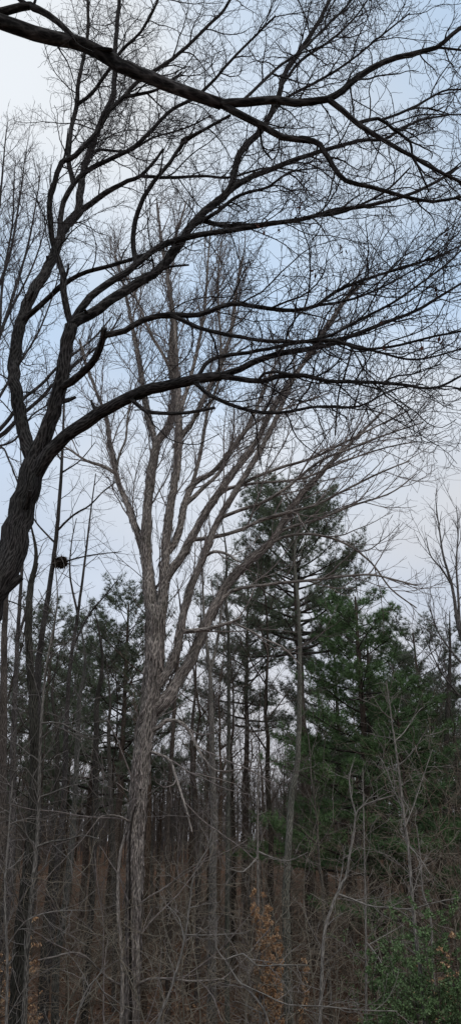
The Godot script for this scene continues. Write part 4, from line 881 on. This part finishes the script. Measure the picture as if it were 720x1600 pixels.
func _ready() -> void:
	rng.seed = 2024
	patch_noise.seed = 3
	patch_noise.frequency = 1.3
	patch_noise.fractal_octaves = 3
	ridge_noise.seed = 8
	ridge_noise.frequency = .22
	ridge_noise.fractal_octaves = 3
	ground_noise.seed = 12
	ground_noise.frequency = .12
	# ---- camera
	var cam := Camera3D.new()
	cam.name = "camera"
	add_child(cam)
	cam.position = Vector3(0, 6, 0)
	cam.rotation_degrees = Vector3(25, 0, 0)
	cam.fov = 72.0
	cam.near = .1
	cam.far = 3000.0
	cam.current = true
	# ---- sky and sun
	var env := Environment.new()
	env.background_mode = Environment.BG_SKY
	env.sky = make_sky()
	env.tonemap_mode = Environment.TONE_MAPPER_LINEAR
	env.tonemap_exposure = 1.0
	env.sdfgi_enabled = true
	env.ssao_enabled = true
	env.ssil_enabled = true
	var we := WorldEnvironment.new()
	we.name = "world_environment"
	we.environment = env
	add_child(we)
	var sun := DirectionalLight3D.new()
	sun.name = "sun"
	sun.light_energy = .3
	sun.light_angular_distance = 25.0
	sun.light_color = Color(1, .97, .93)
	sun.rotation_degrees = Vector3(-58, 35, 0)
	sun.shadow_enabled = true
	add_child(sun)
	# ---- setting
	make_materials()
	make_ground()
	make_litter()
	# ---- trees that stand out
	var oak := {
		"gap": [.26, .13, .085], "len": [1.6, .7, .27], "rad": [.016, .008, .0046], "tip": [.0055, .0038, .0029],
		"steps": [9, 6, 4], "wander": [.3, .36, .44], "rise": [.02, .03, .03], "angle": [.78, .9, .95], "levels": 3,
		"col": Color(.07, .064, .062), "twig": Color(.06, .052, .052), "vine": Color(.06, .05, .045), "ridge": .12, "jitter": .16, "mottle": .8, "from": .14, "from_trunk": .5, "lift": .1, "sweep": .35, "stubs": 1.1}
	survey_tree("oak", "oak_tree", "dark forked oak leaning in from the left edge, limbs sweeping right", oak, 9)
	var near := oak.duplicate()
	near.gap = [.2, .11, .07]
	near.len = [.9, .42, .17]
	near.rad = [.011, .0055, .0034]
	near.tip = [.004, .0026, .002]
	survey_tree("near", "oak_tree", "nearest tree, whose thick black limb crosses the top of the picture", near, 9)
	var pale := {
		"gap": [.4, .22, .16], "len": [2.4, 1.1, .46], "rad": [.026, .013, .008], "tip": [.008, .006, .0045],
		"steps": [9, 5, 3], "wander": [.16, .22, .28], "rise": [.05, .04, .05], "angle": [.55, .68, .75], "levels": 3,
		"col": Color(.4, .345, .31), "twig": Color(.16, .135, .125), "vine": Color(.06, .05, .045), "ridge": .2, "jitter": .1, "mottle": .7, "from": .22, "from_trunk": .3, "lift": .12, "sweep": .15, "strips": 420.0}
	survey_tree("pale", "shaggy_tree", "pale many-stemmed tree with shaggy grey bark fanning wide", pale, 11)
	var left := pale.duplicate()
	left.erase("strips")
	left.merge({"sweep": 0.0, "gap": [.6, .32, .26], "len": [2.6, 1.2, .6], "rad": [.028, .014, .009], "tip": [.01, .0075, .006], "ridge": 0.0, "col": Color(.1, .09, .088), "twig": Color(.1, .085, .085), "from": .3}, true)
	survey_tree("left", "bare_tree", "bare crown at the left edge behind the dark oak", left, 6)
	var right := left.duplicate()
	right.merge({"gap": [.55, .4, .4], "len": [2.2, 1.1, .55], "col": Color(.2, .18, .17), "twig": Color(.17, .15, .145), "from": .15}, true)
	survey_tree("right", "bare_tree", "slender bare tree spreading at the right edge beside the green pine", right, 6)
	print("stand-out trees ", Time.get_ticks_msec(), " ", triangles)
	# ---- mid-distance trunks
	var slim := {
		"gap": [.75, .42, .32], "len": [1.7, .8, .4], "rad": [.018, .01, .007], "tip": [.007, .0055, .0045],
		"steps": [7, 4, 3], "wander": [.2, .25, .3], "rise": [.03, .03, .02], "angle": [.8, .8, .8], "levels": 3,
		"col": Color(.17, .15, .14), "twig": Color(.19, .165, .155), "vine": Color.BLACK, "ridge": 0.0, "jitter": .1, "mottle": .6, "from": .12, "from_trunk": .35}
	var trunks := [
		["nest_tree", "bare_tree", "thin straight tree carrying a leaf nest left of the pale tree", Color(.1, .088, .082), .45],
		["slim1", "bare_tree", "slim leaning bare tree just right of the nest tree", Color(.12, .105, .098), .35],
		["slim2", "bare_tree", "straight grey trunk rising behind the oak's base", Color(.16, .14, .13), .35],
		["slim3", "bare_tree", "trunk at the left edge just below the oak's trunk", Color(.15, .125, .11), .35],
		["fork1", "bare_tree", "grey forked trunk right of the pale tree", Color(.26, .235, .21), .35],
		["mid2", "bare_tree", "straight greenish slim trunk mid picture reaching the bottom edge", Color(.15, .145, .12), .3],
		["mid3", "bare_tree", "pale greenish bent trunk beside the brown pine trunk", Color(.23, .22, .185), .4],
		["left_dark", "bare_tree", "thick dark mossy trunk near the bottom left corner", Color(.085, .078, .066), .3],
		["left_pale", "bare_tree", "thin pale trunk hugging the thick mossy trunk at left", Color(.25, .225, .2), .25],
		["left_grey", "bare_tree", "smooth grey leaning trunk between mossy trunk and pale tree", Color(.17, .16, .14), .4],
		["left_dark2", "bare_tree", "dark upright trunk just left of the pale tree's base", Color(.09, .08, .07), .5],
		["left_dark3", "bare_tree", "dark leaning trunk right of the mossy trunk", Color(.1, .088, .075), .5],
		["mid_grey4", "bare_tree", "thin grey trunk partly behind the pale tree's base", Color(.13, .115, .1), .5],
		["mid5", "bare_tree", "brown trunk just right of the pale tree's base", Color(.13, .105, .09), .4],
		["mid6", "bare_tree", "brown trunk left of the straight greenish trunk", Color(.12, .1, .088), .4],
		["right1", "bare_tree", "dark trunk under the green pine", Color(.08, .07, .062), .4],
		["right2", "bare_tree", "dark trunk near the right edge behind the tall sapling", Color(.09, .08, .07), .4]]
	for a in trunks:
		var s := slim.duplicate()
		s.col = a[3]
		s.from_trunk = a[4]
		survey_tree(a[0], a[1], a[2], s, 7)
	var thin := {
		"gap": [.3, .2, .2], "len": [.9, .4, .22], "rad": [.009, .006, .004], "tip": [.004, .0035, .003],
		"steps": [7, 4, 3], "wander": [.24, .28, .3], "rise": [.02, .02, .02], "angle": [.85, .8, .8], "levels": 3,
		"col": Color(.36, .325, .29), "twig": Color(.26, .23, .205), "vine": Color.BLACK, "ridge": 0.0, "jitter": .15, "mottle": .4, "from": .1, "from_trunk": .25}
	var saps := [
		["sap1", "tall straight pale sapling with alternate side shoots at right"],
		["sap2", "pale crooked sapling bending right above the brush"],
		["sap3", "thin upright sapling between crooked and tall saplings"],
		["sap4", "slim sapling above the orange-leaved shrub"],
		["sap5", "thin bent sapling right of the tall sapling"],
		["sap6", "pale leaning sapling right of the shaggy trunk's foot"],
		["sap7", "low sapling with long level shoots at the bottom centre"],
		["sap8", "short forked sapling at the bottom, left of the shaggy trunk"],
		["sap9", "thin sapling at the left edge in front of the mossy trunk"]]
	for a in saps: survey_tree(a[0], "sapling", a[1], thin, 5).set_meta("category", "sapling")
	# ---- squirrel nest
	var nest := thing("squirrel_nest", "dark ball of leaves and twigs lodged in the thin tree at left", "nest", Vector3(-6.836, 16.155, -26.6))
	var nl := Shape.new()
	for k in 420:
		var d := rnd_dir()
		leaf(nl, d * rng.randf_range(.05, .2) * Vector3(1.3, .9, 1.0), (d + rnd_dir()).normalized(), rnd_dir(), .16, .045, Color(.06, .045, .035) * rng.randf_range(.6, 1.3))
	part("leaves", nl, mats.leaf, nest, "stuff")
	var nt := Shape.new()
	for k in 40:
		var b := walk(rnd_dir() * .15, rnd_dir(), .4, .008, .004, 3, .3, 0)
		tube(nt, b[0], b[1], 3, Color(.07, .055, .045))
	part("twigs", nt, mats.twig, nest, "stuff")
	# ---- dead leaves still hanging on the oak
	var oak_node: Node3D = get_node("oak_tree")
	for c in [Vector3(0.638, 16.083, -9.4), Vector3(0.524, 16.162, -9.4), Vector3(1.265, 16.789, -9.6), Vector3(1.334, 17.006, -9.6), Vector3(1.527, 17.244, -9.6), Vector3(1.914, 15.193, -9), Vector3(1.448, 14.633, -9), Vector3(2.372, 13.303, -8.6), Vector3(2.355, 12.71, -8.5), Vector3(3.285, 13.892, -8.6), Vector3(1.055, 13.859, -8.9), Vector3(3.796, 15.791, -9.2), Vector3(0.878, 16.142, -9.5), Vector3(3.102, 12.692, -8.3), Vector3(2.762, 12.631, -8.4)]:
		for k in 3:
			var sh := Shape.new()
			var p: Vector3 = c - oak_node.position + rnd_dir() * .06
			leaf(sh, p, (Vector3.DOWN + rnd_dir() * .8).normalized(), rnd_dir(), .11, .03, Color(.07, .035, .025))
			part("dead_leaf", sh, mats.leaf, oak_node)
	# ---- pines
	var dull := Color(.115, .14, .09)
	make_pine("tall pine with ragged rounded crown behind the pale tree's right limbs", Vector3(4.43, 0.023, -44), 27.4, .36, .6, 4.6, 66, 0.0, dull * 1.1, Vector3(-.3, 0, 0))
	make_pine("bright green soft-needled pine with layered sprays at right", Vector3(6.444, 0, -36), 17.8, .26, .26, 5.0, 58, 1.0, Color(.105, .17, .07), Vector3(.2, 0, 0))
	make_pine("small green pine standing low under the layered pine", Vector3(7.825, 0, -34), 11.5, .16, .22, 3.8, 30, 1.0, Color(.085, .14, .06), Vector3.ZERO)
	make_pine("round dark pine crown between the pale stems and the tall pine", Vector3(1.039, 0.199, -52), 23.5, .28, .55, 4.6, 36, 0.0, dull, Vector3(.3, 0, 0))
	make_pine("dark pine crown just left of the pale tree", Vector3(-6.69, 0.052, -46), 20.5, .27, .45, 4.4, 40, 0.1, dull, Vector3(-.2, 0, 0))
	make_pine("dark lower pine between the nest tree and the pale tree", Vector3(-9.557, 0.199, -52), 18.5, .25, .4, 4.6, 36, 0.1, dull, Vector3.ZERO)
	make_pine("dark pine crown behind the oak's base at left", Vector3(-14.831, 0.428, -58), 23.0, .28, .55, 4.2, 34, 0.0, dull, Vector3.ZERO)
	make_pine("dull pine crown at the right edge behind the bare tree", Vector3(13.712, 0.199, -52), 20.0, .27, .42, 4.6, 36, 0.0, dull, Vector3.ZERO)
	make_pine("dark pine filling the gap behind the layered green pine", Vector3(7.392, 0.14, -50), 18.5, .25, .35, 4.6, 36, 0.3, dull * .9, Vector3.ZERO)
	make_pine("dark pine right of the layered green pine", Vector3(10.586, 0.052, -46), 16.5, .24, .3, 4.4, 34, 0.4, dull * .9, Vector3.ZERO)
	var pine_kinds := [
		make_pine("pine in the woods, far left of the pale tree", Vector3(-22, ground_height(-22, -80), -80), 24.0, .25, .5, 4.0, 26, 0.0, dull, Vector3(.4, 0, 0), "pines deep in the woods"),
		make_pine("pine in the woods, far right of the tall pine", Vector3(26, ground_height(26, -85), -85), 21.0, .24, .45, 4.0, 26, 0.1, dull * .95, Vector3(-.4, 0, 0), "pines deep in the woods"),
		make_pine("pine in the woods straight behind the pale tree", Vector3(-3, ground_height(-3, -95), -95), 18.0, .22, .4, 3.6, 24, 0.2, dull, Vector3.ZERO, "pines deep in the woods")]
	for k in 34:
		var t := 62.0 + rng.randf() * 50.0
		var x := (k / 33.0 * 2.0 - 1.0) * .42 * (t + 6.0) + rng.randf_range(-2, 2)
		if x / t > -.07 and x / t < .075: continue
		var sz := rng.randf_range(.62, 1.0)
		copy_of(pine_kinds[k % 3], "pine_tree", "dark pine deep in the woods %s" % zone(x / t), Vector3(x, ground_height(x, -t), -t), rng.randf() * TAU, Vector3.ONE * sz, "pines deep in the woods %s" % zone(x / t))
	print("pines ", Time.get_ticks_msec(), " ", triangles)
	# ---- bare trees of the wood
	var wood := {
		"gap": [.75, .5, .4], "len": [1.9, .9, .5], "rad": [.02, .013, .009], "tip": [.01, .008, .007], "steps": [5, 3, 2],
		"wander": [.2, .28, .3], "rise": [.04, .04, .03], "angle": [.7, .8, .8], "levels": 3, "col": Color(.15, .13, .118), "twig": Color(.11, .095, .085)}
	var kinds := []
	var tones := [Color(.125, .105, .088), Color(.075, .062, .05), Color(.19, .168, .142), Color(.1, .074, .057), Color(.14, .1, .075)]
	for k in 5:
		var s := wood.duplicate()
		s.col = tones[k]
		var nd := make_bare("%s bare trunk in the %s woods %s" % [["grey", "dark", "pale grey", "dark brown", "brown"][k], "near" if k < 3 else "middle", zone((-14.0 + 7.0 * k) / (40.0 + 6.0 * k))], rng.randf_range(15, 21), rng.randf_range(.1, .17), rng.randf_range(.35, .5), 12, s, "%s bare trees of the %s woods %s" % [["grey", "dark", "pale grey", "dark brown", "brown"][k], "near" if k < 3 else "middle", zone((-14.0 + 7.0 * k) / (40.0 + 6.0 * k))])
		var t0 := 40.0 + 6.0 * k
		var x0 := -14.0 + 7.0 * k
		nd.position = Vector3(x0, ground_height(x0, -t0), -t0)
		kinds.append(nd)
	for k in 210:
		var t := 30.0 + pow(rng.randf(), .8) * 85.0
		var x := rng.randf_range(-.44, .44) * (t + 5.0)
		var where := zone(x / t)
		var far := "far" if t > 82.0 else ("middle" if t > 55.0 else "near")
		copy_of(kinds[k % 5], "bare_tree", "%s bare trunk in the %s woods %s" % [["grey", "dark", "pale grey", "dark brown", "brown"][k % 5], far, where], Vector3(x, ground_height(x, -t), -t), rng.randf() * TAU, Vector3.ONE * rng.randf_range(.65, 1.1), "%s bare trees of the %s woods %s" % [["grey", "dark", "pale grey", "dark brown", "brown"][k % 5], far, where])
	# ---- brush
	var brush := {
		"gap": [.42, .3], "len": [1.0, .42], "rad": [.011, .007], "tip": [.006, .005], "steps": [7, 4],
		"wander": [.3, .34], "rise": [.01, .01], "angle": [.85, .9], "levels": 2, "col": Color(.2, .175, .155), "twig": Color(.2, .17, .15)}
	var bk := []
	var btones := [Color(.34, .3, .245), Color(.21, .165, .125), Color(.29, .25, .2), Color(.17, .13, .1), Color(.31, .25, .19), Color(.21, .18, .14)]
	for k in 6:
		var s := brush.duplicate()
		s.col = btones[k]
		s.twig = btones[(k + 1) % 6] * .62
		var nd := make_sapling("%s bare sapling in the %s brush %s" % [SAPLING_LOOK[k], "near" if k < 2 else "middle", zone((-7.5 + 3.0 * k) / (22.0 + 2.5 * k))], [3.2, 7.5, 5.0, 8.5, 4.2, 6.5][k], [.02, .038, .028, .042, .024, .032][k], [10, 15, 12, 16, 11, 14][k], s, "%s saplings of the %s brush %s" % [SAPLING_LOOK[k], "near" if k < 2 else "middle", zone((-7.5 + 3.0 * k) / (22.0 + 2.5 * k))])
		var t0 := 22.0 + 2.5 * k
		var x0 := -7.5 + 3.0 * k
		nd.position = Vector3(x0, ground_height(x0, -t0), -t0)
		bk.append(nd)
	for k in 240:
		var t := 17.0 + pow(rng.randf(), .72) * 50.0
		var x := rng.randf_range(-.42, .42) * (t + 3.0)
		var where := zone(x / t)
		var far := "far" if t > 38.0 else ("middle" if t > 25.0 else "near")
		copy_of(bk[k % 6], "sapling", "%s bare sapling in the %s brush %s" % [SAPLING_LOOK[k % 6], far, where], Vector3(x, ground_height(x, -t), -t), rng.randf() * TAU, Vector3.ONE * rng.randf_range(.7, 1.25), "%s saplings of the %s brush %s" % [SAPLING_LOOK[k % 6], far, where])
	# ---- crooked understory trees with level, winding branches
	var crook := {
		"gap": [.3, .22], "len": [.75, .32], "rad": [.009, .0055], "tip": [.0045, .0038], "steps": [7, 4],
		"wander": [.42, .42], "rise": [.02, .02], "angle": [.9, .95], "levels": 2, "col": Color(.35, .31, .25), "twig": Color(.25, .205, .155)}
	var spots := [[255, 17.5], [300, 18.5], [345, 20.0], [385, 18.0], [440, 19.0], [475, 20.5], [515, 22.0], [560, 20.0], [590, 23.0], [650, 22.0], [150, 19.0], [95, 21.0], [25, 20.0], [320, 24.0], [420, 25.0], [705, 21.0]]
	for k in spots.size():
		var t: float = spots[k][1]
		var x: float = (spots[k][0] - 360.0) / 1101.0 * t * 1.0
		var nd := make_sapling("crooked pale sapling with level winding branches %s" % zone(x / t), rng.randf_range(4.6, 6.8), rng.randf_range(.022, .034), 10, crook, "crooked saplings %s" % zone(x / t))
		nd.position = Vector3(x, ground_height(x, -t), -t)
	# ---- the tangle of canes on the forest floor, and the far wood that reads as one mass
	var cane := Shape.new()
	for k in 26:
		var a := rng.randf() * TAU
		var b := walk(Vector3(rng.randf_range(-1.4, 1.4), -.05, rng.randf_range(-1.4, 1.4)), Vector3(cos(a) * .8, 1.0, sin(a) * .8).normalized(), rng.randf_range(1.2, 3.2), .012, .004, 7, .3, -.07)
		tube(cane, b[0], b[1], 3, Color(.15, .12, .1) * rng.randf_range(.5, 1.25))
		ramify(b, 0, {"gap": [.28, .22], "len": [.6, .25], "rad": [.007, .0045], "tip": [.004, .0035], "steps": [4, 2], "wander": [.3, .3], "rise": [-.02, 0.0], "angle": [.9, .9], "levels": 2, "col": Color(.14, .105, .078), "twig": Color(.13, .095, .07)}, 1.0, null, cane, .1)
	scatter("brush_tangle", "low tangle of bare brown canes over the forest floor", "brush", cane, 120, 24.0, 70.0, 1.0, .6, 1.2)
	var far_tree := Shape.new()
	for k in 7:
		var b := walk(Vector3(rng.randf_range(-2.5, 2.5), -.4, rng.randf_range(-2.5, 2.5)), Vector3(rng.randf_range(-.08, .08), 1, rng.randf_range(-.08, .08)).normalized(), rng.randf_range(8, 14), .1, .02, 8, .05, .02)
		tube(far_tree, b[0], b[1], 4, Color(.12, .1, .09) * rng.randf_range(.7, 1.4))
		ramify(b, 0, {"gap": [.7, .7], "len": [2.2, .9], "rad": [.035, .02], "tip": [.014, .012], "steps": [4, 2], "wander": [.2, .25], "rise": [.05, .05], "angle": [.8, .8], "levels": 2, "col": Color(.13, .115, .105), "twig": Color(.14, .12, .11)}, 1.0, null, far_tree, .15)
	scatter("distant_wood", "grey mass of distant bare trees behind the woods", "woods", far_tree, 420, 100.0, 200.0, 1.0, .7, 1.1)
	# ---- leaf-holding shrubs
	var rust := [Color(.52, .33, .19), Color(.45, .27, .15), Color(.6, .41, .25), Color(.38, .22, .12)]
	make_leafy("beech_sapling", "young tree still holding orange leaves low in the middle", "sapling", Vector3(0.928, 0, -20), 4.7, .45, 9, 85, .056, rust, Color(.2, .18, .16), .5)
	make_leafy("beech_sapling", "small orange-leaved shoot beside the bigger orange one", "sapling", Vector3(1.454, 0, -19.6), 4.6, .3, 2, 50, .058, rust, Color(.2, .18, .16), .5)
	make_leafy("beech_sapling", "orange-leaved sapling beside the mossy trunk at left", "sapling", Vector3(-5.272, 0, -22), 4.6, 1.1, 4, 30, .06, rust, Color(.2, .18, .16), .1)
	make_leafy("beech_sapling", "orange-leaved spray above the green shrub at right", "sapling", Vector3(4.804, 0, -18), 4.5, .9, 3, 30, .06, rust, Color(.2, .18, .16), 0.0)
	var privet := [Color(.11, .175, .075), Color(.14, .21, .09), Color(.09, .145, .06), Color(.17, .23, .12)]
	make_leafy("evergreen_shrub", "bushy green shrub filling the bottom right corner", "shrub", Vector3(3.937, 0, -15.5), 4.8, 1.7, 20, 60, .055, privet, Color(.12, .1, .08), .2)
	make_leafy("evergreen_shrub", "lower green shrub left of the corner shrub", "shrub", Vector3(3.331, 0, -16.5), 4.0, 1.2, 13, 50, .055, privet, Color(.12, .1, .08), .2)
	make_leafy("evergreen_shrub", "sparse dark green shrub behind the corner shrubs", "shrub", Vector3(4.314, 0, -22), 4.2, 1.8, 10, 22, .055, privet, Color(.12, .1, .08), .2)
	print("done ", Time.get_ticks_msec(), " ", triangles)
